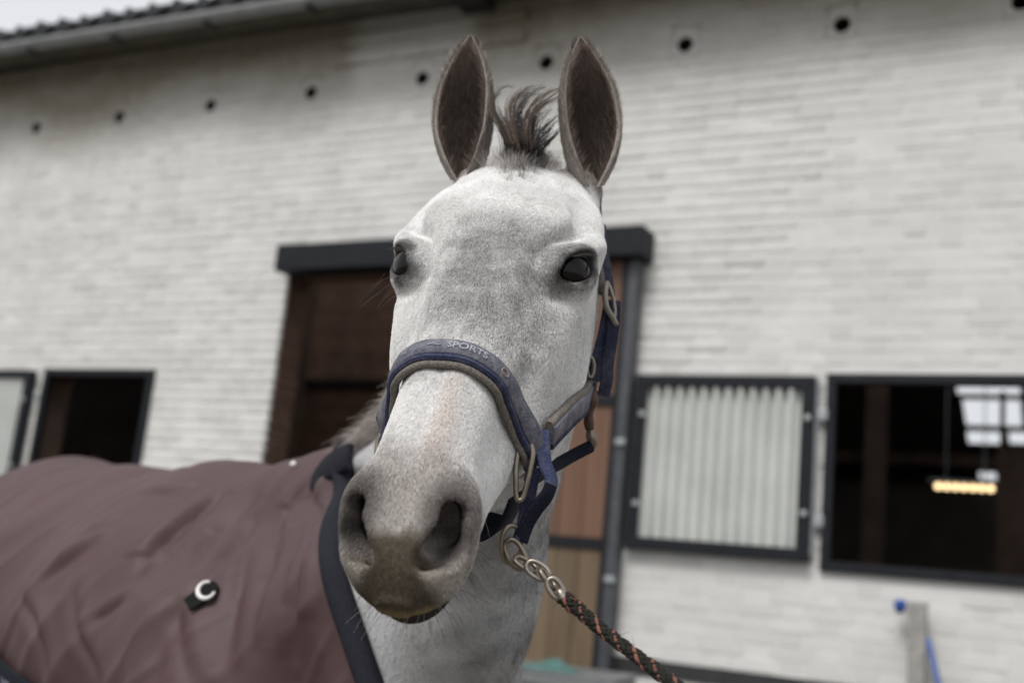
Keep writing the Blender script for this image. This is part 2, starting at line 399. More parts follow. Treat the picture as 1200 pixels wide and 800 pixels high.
# roof: front slope with tile edge and gutter, back slope with skylights
EZ, EY = HC+3.385, -.34          # eave line
SL = .27; RY = 5.0; RZ = EZ+(RY-EY)*SL
xs0, xs1 = X0-.2, X1+.2
FILL_SK = [(x, x+1.1, .7, 4.3) for x in (-10.6, -8.8, -7.0, -5.2, -3.4, -1.6, .2, 2.0)]  # unseen openings added in the front slope to brighten the inside
rv = []; rf = []
for dz in (0, -.06):
    v_, f_ = cells('roof', xs0, xs1, EY, RY, FILL_SK, 0); b = len(rv); rv += [(v[0], v[2], EZ+SL*(v[2]-EY)+dz) for v in v_]; rf += [tuple(k+b for k in f) for f in f_]
b = len(rv); rv += [(xs0, EY, EZ), (xs1, EY, EZ), (xs1, EY, EZ-.06), (xs0, EY, EZ-.06)]; rf.append((b, b+1, b+2, b+3))
ROOF = link('roof', mesh_np('roof', np.array(rv), rf), BARN, SOFF)
tw = .21
def tile_mesh():
    V = []; F = []; nu = 12
    prof = lambda q: .045+.034*math.sin(q*2*math.pi*.62-1.2)+(.055 if q > .93 else 0)
    for iy, y in enumerate((0, .40)):
        for k in range(nu+1):
            q = k/nu; V.append((q*(tw+.028), y, prof(q)+.02+(-.012 if iy else 0)+y*SL)); V.append((q*(tw+.028), y, prof(q)+.004+(-.012 if iy else 0)+y*SL))
    W = 2*(nu+1)
    for k in range(nu):
        a = 2*k; F += [(a, a+2, a+2+W, a+W), (a+1, a+1+W, a+3+W, a+3), (a, a+1, a+3, a+2)]
    F += [(0, W, W+1, 1), (2*nu, 2*nu+1, W+2*nu+1, W+2*nu)]
    return mesh_np('roof_tile', np.array(V), F)
tm = tile_mesh(); tm.materials.append(TILEM); tm.shade_smooth()
xk = -10.4; tr = random.Random(3)
while xk < -3.0:
    o = bpy.data.objects.new('roof_tile', tm); COL.objects.link(o); o.parent = ROOF; o.location = (xk, EY-.05+tr.uniform(-.006, .006), EZ+.012+tr.uniform(-.004, .006)); o.rotation_euler = (0, tr.gauss(0, .01), tr.gauss(0, .008)); xk += tw
# gutter: half round
gp = []
for k in range(13):
    a = math.pi*k/12; gp.append((math.cos(a), -math.sin(a)))
V = []; F = []
for ix, x in enumerate((xs0, xs1)):
    for r in (.052, .048):
        for c, s2 in gp: V.append((x, EY-.055-c*r, EZ-.018+s2*r*1.15))
nn = 13
for k in range(nn-1): F += [(k, k+1, 2*nn+k+1, 2*nn+k), (nn+k, 3*nn+k, 3*nn+k+1, nn+k+1)]
F += [(0, 2*nn, 3*nn, nn), (nn-1, 2*nn-1, 4*nn-1, 3*nn-1)]
GUT = link('gutter', mesh_np('gutter', np.array(V), F), BARN, GUTM); GUT.data.shade_smooth()
SAG = .0150
for _o in (ROOF, GUT): _o.rotation_euler = (0, SAG, 0); _o.location = (0, 0, -7.4*math.sin(SAG)-.0)
for k in range(16):
    part('gutter_bracket', STEEL, GUT, -10.6+k*.8, -10.57+k*.8, EY-.119, EY+.01, EZ-.095, EZ-.088)
# the dark stub of a rafter showing under the eave
o = part('rafter_end', simple('dark_timber', (.02, .018, .016), .9), BARN, -.10, .10, -.05, .26, -.06, .06); o.location = (brn(545, -4, y=-.2)[0], -.27, brn(545, -4, y=-.2)[2]+.03); o.rotation_euler = (math.atan(SL)*.4, 0, 0)
# raised brick courses under the eave
cb0 = brn(395, 60, y=-.015); cb1 = brn(560, 60, y=-.015)
for zc, dep in ((HC+3.06, .028), (HC+3.19, .030)):
    cour = empty('corbel_course'); cour.parent = BARN; x = cb0[0]; s_k = 0
    while x < cb1[0]+.1:
        part('brick', WHITE, cour, x, x+BL, -dep, .002, zc, zc+CRS-JO); x += BL+JO
# back slope with skylights and gable walls, floor
BY, BZ = 12.5, HC+2.1
KB = (BZ-RZ)/(BY-RY); PL = (RZ, KB, RY)
def skyr(x0, y0, x1, y1):
    a = brn(x0, y0, PL); b = brn(x1, y1, PL); return (min(a[0], b[0]), max(a[0], b[0]), min(a[1], b[1]), max(a[1], b[1]))
SKY = [skyr(1120, 447, 1196, 462), skyr(1128, 468, 1198, 499), skyr(1133, 505, 1176, 520), skyr(1182, 506, 1215, 520), skyr(1144, 533, 1168, 545), skyr(1147, 553, 1168, 562)]
V, F = cells('back', X0, X1+3, RY, BY, SKY, 0)
V = [(v[0], v[2], RZ+KB*(v[2]-RY)) for v in V]
link('back_roof', mesh_np('back_roof', np.array(V), F), BARN, DARKIN2)
s_ = N('skylight_sheet'); tb = s_.n('ShaderNodeBsdfTranslucent'); tb.inputs[0].default_value = (.62, .64, .66, 1); s_.l(tb.outputs[0], s_.out.inputs[0]); SKYM = s_.m
for (a, b, c, d) in FILL_SK:
    z = lambda y: EZ+SL*(y-EY)-.03
    link('skylight_or_fill_pane', mesh_np('skylight_or_fill_pane', np.array([(a, c, z(c)), (b, c, z(c)), (b, d, z(d)), (a, d, z(d))]), [(0, 1, 2, 3)]), BARN, SKYM)  # panes of the added front openings, letting fill light in
for (a, b, c, d) in SKY:
    z = lambda y: RZ+KB*(y-RY)
    V = [(a+.003, c+.003, z(c)), (b-.003, c+.003, z(c)), (b-.003, d-.003, z(d)), (a+.003, d-.003, z(d))]
    V = [(v[0], v[1], RZ+KB*(v[1]-RY)+.004) for v in V]
    link('skylight_or_fill_pane', mesh_np('skylight_or_fill_pane', np.array(V), [(0, 1, 2, 3)]), BARN, SKYM)
V = [(X0, 0.24, 0), (X1+3, .24, 0), (X1+3, BY, 0), (X0, BY, 0)]
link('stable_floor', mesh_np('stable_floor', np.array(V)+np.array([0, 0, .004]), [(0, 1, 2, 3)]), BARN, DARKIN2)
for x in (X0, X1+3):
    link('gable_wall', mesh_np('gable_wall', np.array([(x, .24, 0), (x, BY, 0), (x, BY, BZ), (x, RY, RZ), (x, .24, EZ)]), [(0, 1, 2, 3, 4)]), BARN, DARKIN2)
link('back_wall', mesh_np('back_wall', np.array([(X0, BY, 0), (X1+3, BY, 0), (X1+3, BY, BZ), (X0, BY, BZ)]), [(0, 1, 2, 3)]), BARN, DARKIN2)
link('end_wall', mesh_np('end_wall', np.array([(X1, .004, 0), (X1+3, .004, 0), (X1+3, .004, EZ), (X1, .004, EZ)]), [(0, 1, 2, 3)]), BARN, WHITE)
# inside: posts, stall fronts of boards, purlins
for x, y in ((1.75, 2.6), (-1.6, 4.4), (-6.05, 2.2), (-3.1, 7.2)):
    part('roof_post', DARKIN, BARN, x, x+.16, y, y+.16, .004, 4.6)
for k in range(4):
    y = (5.6, 6.4, 7.2, 11.6)[k]; part('purlin', DARKIN, BARN, X0, X1+3, y, y+.10, RZ+KB*(y-RY)-.22, RZ+KB*(y-RY)-.05)
STALL = simple('stall_boards', (.15, .078, .050), .8, 0, .35, 5)
a = brn(380, 452, y=2.6); st = empty('stall_front'); st.parent = BARN
for k in range(16):
    hb = (a[2]-.03)/16; part('board', STALL, st, -6.9, -2.4, 2.6, 2.635, .02+k*hb, .02+(k+1)*hb-.008)
part('top_rail', STEEL, st, -6.9, -2.4, 2.57, 2.66, a[2]-.005, a[2]+.05)
st = empty('loft_boarding'); st.parent = BARN
for k in range(12): part('board', STALL, st, -6.9, -1.9, 3.6, 3.635, a[2]-.6+k*.22, a[2]-.6+k*.22+.212)
st = empty('stall_front'); st.parent = BARN
for k in range(11):
    part('board', STALL, st, -1.4, 4.0, 4.2, 4.235, .02+k*.155, .02+k*.155+.147)
# boards behind the far left window
st = empty('stall_door'); st.parent = BARN; a = brn(112, 470, y=1.5); b = brn(160, 470, y=1.5)
for k in range(4):
    w4 = (b[0]-a[0])/4; part('board', STALL, st, a[0]+k*w4, a[0]+(k+1)*w4-.006, 1.5, 1.53, .01, HC+.72-.05*k)
pz = brn(1169, 524, y=3.2); part('partition', DARKIN, BARN, pz[0], pz[0]+1.6, 3.2, 3.26, .01, pz[2]); part('roof_brace', DARKIN, BARN, brn(1172, 475, y=3.3)[0], brn(1178, 475, y=3.3)[0], 3.3, 3.34, pz[2]-.1, pz[2]+.42)
# strip lamp glowing in the stable: a row of warm bulbs in a channel
l0 = brn(1094, 570, y=6.0); l1 = brn(1166, 574, y=6.0)
LAMP = empty('strip_lamp'); LAMP.parent = BARN
part('channel', IRON, LAMP, l0[0]-.05, l1[0]+.05, 6.0, 6.06, l0[2]+.05, l0[2]+.08)
s_ = N('lamp_glow'); em = s_.n('ShaderNodeEmission'); em.inputs[0].default_value = (1.0, .72, .38, 1); em.inputs[1].default_value = 2.6; s_.l(em.outputs[0], s_.out.inputs[0]); GLOW = s_.m
nb = 7
for k in range(nb):
    bm = bmesh.new(); bmesh.ops.create_uvsphere(bm, u_segments=12, v_segments=8, radius=.030)
    me = bpy.data.meshes.new('bulb'); bm.to_mesh(me); bm.free(); o = link('bulb', me, LAMP, GLOW, True); t = (k+.5)/nb
    o.location = (l0[0]*(1-t)+l1[0]*t, 6.03, l0[2]+.012)
for k in range(2):
    part('hanger', IRON, LAMP, l0[0]+.1+k*(l1[0]-l0[0]-.2), l0[0]+.112+k*(l1[0]-l0[0]-.2), 6.025, 6.037, l0[2]+.08, 5.9)

# lintel cover, sliding door
lt, lb = brn(540, 275, y=-.17), brn(540, 307, y=-.17)
o = part('door_track_cover', STEEL, BARN, brn(323, 300, y=-.17)[0], brn(754, 280, y=-.17)[0], -.17, -.004, lb[2], lt[2], bev=.006)
DR_ = empty('sliding_door'); DR_.parent = BARN
dx0, dx1, y0, y1 = -3.26, -2.022, -.085, -.035
zt, zb = HC+1.76, .05
zr1, zr2 = HC+.95, HC+.230
part('stile', STEEL, DR_, dx1-.075, dx1-.042, y0-.004, y1, zb, zt-.03); part('edge_channel', STEEL2, DR_, dx1-.041, dx1+.012, y0-.012, y1+.012, zb, zt-.03, bev=.004)
part('stile', STEEL, DR_, dx0, dx0+.05, y0-.004, y1, zb, zt-.03)
for z in (zr1, zr2): part('rail', STEEL, DR_, dx0+.051, dx1-.076, y0-.003, y1, z-.026, z+.026)
part('rail', STEEL, DR_, dx0+.051, dx1-.076, y0-.003, y1, zb, zb+.08)
np_ = 9; w9 = (dx1-.076-dx0-.051)/np_
for z0, z1, m in ((zr1+.027, zt-.03, WOODU), (zr2+.027, zr1-.027, WOODU), (zb+.081, zr2-.027, WOODL)):
    for k in range(np_):
        part('door_board', m, DR_, dx0+.051+k*w9, dx0+.051+(k+1)*w9-.004, y0+.010+br.uniform(0, .002), y1-.008, z0, z1, bev=.002)
for z in (HC+.72, HC+.05): part('hinge_bolt', IRON, DR_, dx1-.036, dx1+.016, y0-.030, y0-.012, z, z+.03, bev=.004)

# windows: frames and hinged shutters of corrugated sheet
def window(x0, x1, z0, z1, nm='window'):
    e = empty(nm); e.parent = BARN; t = .045
    part('frame_bar', STEEL, e, x0, x1, -.028, .02, z1-t, z1, bev=.003); part('frame_bar', STEEL, e, x0, x1, -.028, .02, z0, z0+t, bev=.003)
    part('frame_bar', STEEL, e, x0, x0+t, -.027, .02, z0+t+.001, z1-t-.001, bev=.003); part('frame_bar', STEEL, e, x1-t, x1, -.027, .02, z0+t+.001, z1-t-.001, bev=.003)
    for z in (z0+.22, z1-.20): part('hinge', IRON, e, x0-.032, x0+.012, -.043, -.028, z-.025, z+.025, bev=.004)
    return e
def shutter(x0, x1, z0, z1, rail=True):
    e = empty('window_shutter'); e.parent = BARN; t = .060; ya, yb = -.062, -.014
    part('frame_bar', STEEL, e, x0, x1, ya, yb, z1-t, z1, bev=.003); part('frame_bar', STEEL, e, x0, x1, ya, yb, z0, z0+t, bev=.003)
    part('frame_bar', STEEL, e, x0, x0+t, ya+.001, yb, z0+t+.001, z1-t-.001, bev=.003); part('frame_bar', STEEL, e, x1-t, x1, ya+.001, yb, z0+t+.001, z1-t-.001, bev=.003)
    n = 180; V = []; F = []; per = (x1-x0-2*t)/12.6
    for k in range(n+1):
        x = x0+t*.8+(x1-x0-t*1.6)*k/n; y = -.036+.024*math.sin(2*math.pi*(x-x0-t)/per)
        V += [(x, y, z0+t*.75), (x, y, z1-t*.75)]
    for k in range(n): F.append((2*k, 2*k+2, 2*k+3, 2*k+1))
    sh = link('corrugated_sheet', mesh_np('corrugated_sheet', np.array(V), F), e, SHEET); sh.data.shade_smooth()
    for z in (z0+.22, z1-.20):
        for x in (x0+.03, x1-.045): part('bolt', IRON, e, x, x+.032, ya-.008, ya+.0005, z-.013, z+.013, bev=.004)
    return e
window(-1.055, .31, HC+.192, HC+1.106); shutter(-1.990, -1.100, HC+.222, HC+1.086)
window(-6.245, -5.265, HC+.192, HC+1.106); shutter(-7.34, -6.32, HC+.222, HC+1.086)
part('pipe', IRON, BARN, -1.105, -1.085, -.03, -.01, HC+.25, HC+1.08, bev=.004); part('pipe', IRON, BARN, -6.36, -6.335, -.03, -.01, HC+.25, HC+1.08, bev=.004)
# tar band along the foot of the wall
part('tar_band', simple('tar_paint', (.022, .022, .024), .7, 0, .3, 20), BARN, -2.03, X1, -.012, .003, HC-.365, HC-.29)
# standpipe with blue tap and hose
hp = brn(1076, 706, y=-.09)
POST = empty('standpipe', tuple(WIn*(WALL_D-.09)+WUx*hp[0]), WYAW); tag(POST, 'grey standpipe post with a blue tap and blue hose against the white wall', 'standpipe')
part('post', simple('grey_concrete_post', (.30, .29, .27), .85, 0, .2, 20, .2), POST, -.036, .036, -.036, .036, 0, hp[2], bev=.006)
BLUE = simple('blue_plastic', (.015, .06, .30), .4, 0, .15, 20)
part('tap_body', IRON, POST, -.060, -.037, -.012, .012, hp[2]-.045, hp[2]-.02, bev=.004)
o = link('tap_knob', tubem('tap_knob', [(-.075, 0, hp[2]-.05), (-.075, 0, hp[2]-.04), (-.072, 0, hp[2]-.01), (-.072, 0, hp[2]+.004), (-.072, 0, hp[2]+.008)], [.010, .022, .027, .022, .010], 14), POST, BLUE, True)
cv = [(.04, -.02, hp[2]-.14), (.06, -.03, hp[2]-.20), (.085, -.04, hp[2]-.30), (.12, -.05, hp[2]-.42), (.16, -.06, hp[2]-.60), (.17, -.08, hp[2]-.95), (.12, -.12, .05), (.05, -.22, .02), (.20, -.40, .02), (.5, -.45, .02)]
cv = np.array(cv); tt_ = np.arange(len(cv)); ts = np.linspace(0, len(cv)-1, 80)
link('hose', tubem('hose', np.stack([spline(tt_, cv[:, i], ts) for i in range(3)], -1), .0125, 10), POST, simple('blue_hose', (.10, .15, .38), .5), True)
# grey feed bin with a turquoise rag in front of the door
bp = brn(655, 783, y=-.55)
BIN = empty('feed_bin', tuple(WIn*(WALL_D-.55)+WUx*bp[0]), WYAW+.15); tag(BIN, 'grey plastic feed bin standing before the wooden sliding door', 'bin')
GR = simple('grey_plastic', (.17, .175, .18), .5)
bh = bp[2]-.02
V = [(-.24, -.20, 0), (.24, -.20, 0), (.24, .20, 0), (-.24, .20, 0), (-.30, -.25, bh), (.30, -.25, bh), (.30, .25, bh), (-.30, .25, bh), (-.28, -.23, bh), (.28, -.23, bh), (.28, .23, bh), (-.28, .23, bh), (-.22, -.18, .02), (.22, -.18, .02), (.22, .18, .02), (-.22, .18, .02)]
F = [(3, 2, 1, 0), (0, 1, 5, 4), (1, 2, 6, 5), (2, 3, 7, 6), (3, 0, 4, 7), (4, 5, 9, 8), (5, 6, 10, 9), (6, 7, 11, 10), (7, 4, 8, 11), (8, 9, 13, 12), (9, 10, 14, 13), (10, 11, 15, 14), (11, 8, 12, 15), (12, 13, 14, 15)]
link('tub', mesh_np('tub', np.array(V), F), BIN, GR); part('rim', GR, BIN, -.315, .315, -.27, -.252, bh-.035, bh+.004, bev=.004); part('lid', GR, BIN, -.31, .31, -.25, .26, bh+.005, bh+.020, bev=.005)
u_ = np.linspace(0, 1, 30); A_, B_ = np.meshgrid(u_, u_); G3 = np.stack([A_, B_, A_*0], -1)
hh = .016+.075*vnoise(G3, 4, 3, 3)*np.sin(np.pi*A_)*np.sin(np.pi*B_)+.002
XX = -.13+.25*A_+.03*(vnoise(G3, 3, 8, 2)-.5); YY = -.24+.22*B_+.03*(vnoise(G3, 3, 9, 2)-.5)
V = np.stack([XX, YY, bh+.004+hh], -1).reshape(-1, 3); V2 = V-np.array([0, 0, .006]); n_ = 30
F = []
for i in range(n_-1):
    for j in range(n_-1): k = i*n_+j; F += [(k, k+1, k+n_+1, k+n_), (900+k, 900+k+n_, 900+k+n_+1, 900+k+1)]
RAG = empty('turquoise_rag', BIN.location, BIN.rotation_euler.z); tag(RAG, 'crumpled turquoise rag lying on the grey feed bin', 'rag')
link('cloth', mesh_np('cloth', np.concatenate([V, V2]), F), RAG, simple('turquoise_cloth', (.07, .15, .14), .9, 0, .3, 40), True)
# ================================================================== the horse
HO = np.array([-.0354, 1.154, HC+.3599])
HS = np.array([.9769, -.2135, .0034]); HA = np.array([-.1282, -.5991, -.7904]); HF = np.array([-.1707, -.7717, .6126])
HA = HA+.002*HS; HS = HS-.002*HA; HS /= np.linalg.norm(HS); HA -= HS*(HA@HS); HA /= np.linalg.norm(HA); HF = HF-HS*(HF@HS)-HA*(HF@HA); HF /= np.linalg.norm(HF)
HB = np.array([HS, HA, HF])
def to_local(P): return (np.asarray(P)-HO)@HB.T
def to_world(L): return HO+np.asarray(L)@HB
# profile of the head along the face axis a: dorsal line, ventral line, half-width, widening with height
HT = np.array([
 # a     top    bot    w     k
 (-.26, -.15, -.17, .010, 0), (-.235, -.118, -.18, .045, .05), (-.20, -.085, -.195, .068, .08), (-.17, -.056, -.215, .078, .10), (-.13, -.024, -.238, .087, .13),
 (-.08, -.001, -.255, .095, .16), (-.03, .008, -.262, .099, .17), (.02, .007, -.262, .095, .13), (.07, .003, -.248, .090, .05),
 (.12, -.002, -.220, .084, .0), (.17, -.006, -.188, .0775, -.02), (.22, -.008, -.160, .070, -.03), (.27, -.010, -.141, .0625, -.02),
 (.32, -.014, -.126, .0555, -.02), (.355, -.022, -.117, .0475, 0), (.385, -.037, -.111, .0420, 0), (.408, -.056, -.104, .032, 0), (.424, -.078, -.094, .012, 0)])
_ad = np.linspace(-.26, .424, 700)
_tb = [spline(HT[:, 0], HT[:, i], _ad) for i in range(1, 5)]
def ell(s, a, f, c, r):
    q = np.sqrt(((s-c[0])/r[0])**2+((a-c[1])/r[1])**2+((f-c[2])/r[2])**2)
    return (q-1)*min(r)
def rell(s, a, f, c, ax, r):
    """ellipsoid with its own axes (rows of ax)"""
    ds, da, df = s-c[0], a-c[1], f-c[2]
    q = 0
    for k in range(3):
        q = q+((ds*ax[k][0]+da*ax[k][1]+df*ax[k][2])/r[k])**2
    return (np.sqrt(q)-1)*min(r)
def cap(s, a, f, p, q, r0, r1):
    p = np.array(p); q = np.array(q); d = q-p; L2 = d@d
    t = np.clip(((s-p[0])*d[0]+(a-p[1])*d[1]+(f-p[2])*d[2])/L2, 0, 1)
    return np.sqrt((s-p[0]-t*d[0])**2+(a-p[1]-t*d[1])**2+(f-p[2]-t*d[2])**2)-(r0+(r1-r0)*t)
def frame(n, up):
    n = np.array(n, float); n /= np.linalg.norm(n); up = np.array(up, float); e = up-n*(up@n); e /= np.linalg.norm(e)
    return np.array([e, np.cross(n, e), n])
EYE_C = np.array([.0825, .014, -.041]); EYE_R = .0262
EYE_N = np.array([.74, .10, .66]); EYE_FR = frame(EYE_N, (-.38, .85, .34))      # rows: long axis of the lid opening, short axis, outward
def sdf_head(s, a, f):
    """left-right symmetric head, s >= 0 half (pass |s|)"""
    top, bot, wd, kk = [np.interp(a, _ad, t) for t in _tb]
    c = (top+bot)*.5; h = np.maximum((top-bot)*.5, .004)
    v = (f-c)/h; vv = np.clip(v, -1.2, 1.2)
    ww = wd*(1+kk*vv-.10*np.maximum(-vv, 0))
    e = 2.35
    d = ((np.abs(s)/ww)**e+np.abs(v)**e)**(1/e)-1
    d = d*np.minimum(wd, h)
    d = np.where(a < -.26, np.maximum(d, -.26-a), d); d = np.maximum(d, a-.425)
    # forehead, temples, brow, cheek
    d = smin(d, ell(s, a, f, (.0, -.05, -.056), (.072, .10, .060)), .035)
    d = smin(d, rell(s, a, f, (.060, -.115, -.066), frame((.6, 0, .8), (.35, .95, 0)), (.062, .026, .024)), .03)
    d = smin(d, rell(s, a, f, (.087, -.022, -.031), frame((.7, 0, .7), (.30, .95, -.2)), (.038, .020, .018)), .040)
    d = smin(d, cap(s, a, f, (.080, -.038, -.038), (.073, -.095, -.052), .024, .025), .035)
    d = smax(d, -rell(s, a, f, (.092, -.064, -.008), frame((.7, 0, .7), (.2, 1, 0)), (.016, .008, .006)), .02)
    d = smin(d, cap(s, a, f, (.050, -.140, -.080), (.066, -.192, -.066), .036, .026), .03)
    d = smin(d, rell(s, a, f, (.052, .045, -.155), frame((1, 0, 0), (0, 1, .1)), (.12, .090, .040)), .04)
    d = smin(d, cap(s, a, f, (.074, .055, -.070), (.056, .185, -.078), .014, .008), .028)
    d = smin(d, cap(s, a, f, (.012, .08, -.011), (.012, .31, -.022), .011, .010), .016)
    d = smax(d, -rell(s, a, f, (.066, .235, -.060), frame((1, 0, .2), (0, 1, 0)), (.07, .03, .016)), .03)
    d = smax(d, -rell(s, a, f, (.070, .120, -.014), frame((.62, 0, .78), (-.10, 1, 0)), (.085, .014, .012)), .03)
    d = smax(d, -rell(s, a, f, (.097, .055, -.020), frame((.75, 0, .66), (-.2, 1, 0)), (.035, .014, .009)), .03)
    # eye: lids and socket
    d = smax(d, -rell(s, a, f, EYE_C+EYE_FR[0]*.030+EYE_FR[2]*.027, EYE_FR, (.022, .012, .010)), .014)
    d = smin(d, rell(s, a, f, EYE_C+EYE_FR[0]*.004, EYE_FR, (.0400, .0298, .0302)), .010)
    d = smin(d, rell(s, a, f, EYE_C-EYE_FR[1]*0+EYE_FR[2]*.010+np.array([.001, -.018, .003]), EYE_FR, (.028, .0075, .0135)), .014)
    d = smax(d, -rell(s, a, f, EYE_C+EYE_FR[2]*.025+EYE_FR[0]*.0045+np.array([0, .0022, -.001]), EYE_FR, (.0305, .0140, .0185)), .0035)
    # muzzle: nostrils, upper lip, lower lip, chin
    d = smin(d, ell(s, a, f, (.022, .378, -.066), (.030, .036, .036)), .022)
    d = smin(d, rell(s, a, f, (.0335, .359, -.053), frame((.62, .60, .50), (-.22, .80, -.5)), (.036, .0225, .026)), .022)
    d = smin(d, ell(s, a, f, (.020, .352, -.092), (.027, .042, .025)), .020)
    d = smin(d, ell(s, a, f, (0, .386, -.078), (.034, .034, .029)), .02)
    d = smin(d, ell(s, a, f, (0, .390, -.094), (.022, .026, .014)), .012)
    d = smin(d, ell(s, a, f, (0, .370, -.122), (.033, .042, .017)), .008)
    d = smin(d, ell(s, a, f, (0, .330, -.130), (.027, .028, .020)), .02)
    d = smax(d, -cap(s, a, f, (.0, .435, -.1045), (.060, .315, -.100), .0048, .003), .006)
    no = np.array([.0370, .380, -.051]); nin = np.array([-.22, -.86, -.46]); nin /= np.linalg.norm(nin)
    hole = cap(s, a, f, no+(.001, -.030, .010)-nin*.018, no+(-.004, -.022, .000)+nin*.035, .0100, .006)
    hole = smin(hole, cap(s, a, f, no+(.001, -.028, .009)-nin*.014, no-nin*.008, .0100, .0135), .008)
    hole = smin(hole, cap(s, a, f, no-nin*.012, no+nin*.055, .0145, .010), .014)
    hole = smin(hole, cap(s, a, f, no+(-.013, .016, -.002)-nin*.010, no+(-.008, .01, -.005)+nin*.03, .0085, .006), .012)
    d = smax(d, -hole, .008)
    d = smax(d, -cap(s, a, f, (.016, .408, -.064), (.048, .385, -.084), .0022, .0035), .014)
    return d
# neck, trunk and legs: chains of round cones (world, relative to the camera height)
def _c(x, y, z): return (x, y, HC+z)
WB = np.array([-.69, .72, 0]); WB /= np.linalg.norm(WB); WL = np.array([.72, .69, 0]); WL /= np.linalg.norm(WL)
WI = np.array([-.30, 2.01, HC+.155])
NECK = [
 [(_c(-.012, 1.295, .425), .055), (pxp(555, 425, 1.48), .048), (pxp(508, 520, 1.70), .055), (pxp(412, 592, 1.97), .072)],
 [(_c(.000, 1.33, .34), .075), (pxp(560, 480, 1.42), .080), (pxp(545, 625, 1.52), .092), (pxp(470, 730, 1.75), .17), (pxp(420, 760, 1.98), .24)],
 [(_c(.005, 1.345, .235), .060), (pxp(572, 560, 1.38), .064), (pxp(540, 715, 1.50), .078), (pxp(510, 860, 1.62), .115), (pxp(480, 1000, 1.78), .16)],
]
def _bw(t, top, r, lat=0.0): p = WI+WB*t+WL*lat; return ((p[0], p[1], HC+top-r), r)
BODY = [
 [_bw(.02, .155, .075), _bw(.30, .125, .10), _bw(.62, .115, .12), _bw(.98, .145, .12), _bw(1.28, .10, .12)],
 [((-.26, 1.98, HC-.24), .26), (tuple(WI+WB*.35+np.array([0, 0, -.33])), .28), (tuple(WI+WB*.75+np.array([0, 0, -.34])), .29), (tuple(WI+WB*1.08+np.array([0, 0, -.30])), .26), (tuple(WI+WB*1.30+np.array([0, 0, -.32])), .20)],
]
for sg in (-1, 1):
    q = WI+WB*.02+WL*sg*.15; BODY.append([((q[0], q[1], HC-.18), .13), ((q[0]+WB[0]*-.14, q[1]+WB[1]*-.14, HC-.46), .12), ((q[0]+WB[0]*-.02, q[1]+WB[1]*-.02, HC-.62), .085), ((q[0]+WB[0]*-.03, q[1]+WB[1]*-.03, .44), .05), ((q[0]+WB[0]*-.03, q[1]+WB[1]*-.03, .13), .036), ((q[0]-WB[0]*.08, q[1]-WB[1]*.08, .05), .055)])
    q = WI+WB*1.15+WL*sg*.15; BODY.append([((q[0], q[1], HC-.18), .17), ((q[0]-WB[0]*.05, q[1]-WB[1]*.05, HC-.50), .14), ((q[0]+WB[0]*.20, q[1]+WB[1]*.20, .55), .06), ((q[0]+WB[0]*.14, q[1]+WB[1]*.14, .14), .038), ((q[0]+WB[0]*.07, q[1]+WB[1]*.07, .05), .055)])
def sdf_neck(x, y, z):
    d = None
    for ch in NECK:
        for (p, r0), (q, r1) in zip(ch[:-1], ch[1:]):
            e = cap(x, y, z, p, q, r0, r1); d = e if d is None else smin(d, e, .07)
    return d
def sdf_body(x, y, z):
    d = sdf_neck(x, y, z)
    for ch in BODY:
        for (p, r0), (q, r1) in zip(ch[:-1], ch[1:]):
            d = smin(d, cap(x, y, z, p, q, r0, r1), .09)
    return d
def sdf_horse(P):
    L = to_local(P); h = sdf_head(np.abs(L[..., 0]), L[..., 1], L[..., 2])
    return smin(h, sdf_body(P[..., 0], P[..., 1], P[..., 2]), .05)
def sdf_front(P):
    L = to_local(P); h = sdf_head(np.abs(L[..., 0]), L[..., 1], L[..., 2])
    return smin(h, sdf_neck(P[..., 0], P[..., 1], P[..., 2]), .05)
def grad(P, fn=sdf_front, e=.0015):
    g = np.stack([fn(P+np.eye(3)[i]*e)-fn(P-np.eye(3)[i]*e) for i in range(3)], -1)/(2*e)
    return g
def onto(P, off=0.0, fn=sdf_front, it=8):
    P = np.array(P, float)
    for _ in range(it):
        g = grad(P, fn); d = fn(P); g2 = (g*g).sum(-1); P = P-g*((d-off)/np.maximum(g2, .05))[..., None]
    return P
def hit(px, py, fn=sdf_front, z0=.7, z1=1.9):
    """first point of the horse on the sight line of a photograph pixel"""
    zs = np.linspace(z0, z1, 900); P = np.stack([pxp(px, py, z) for z in zs]); d = fn(P); i = np.nonzero(d < 0)[0]
    if len(i) == 0: i = [int(np.argmin(d))]; return P[i[0]]
    i = max(i[0], 1); t = d[i-1]/(d[i-1]-d[i]+1e-9); return P[i-1]+(P[i]-P[i-1])*t

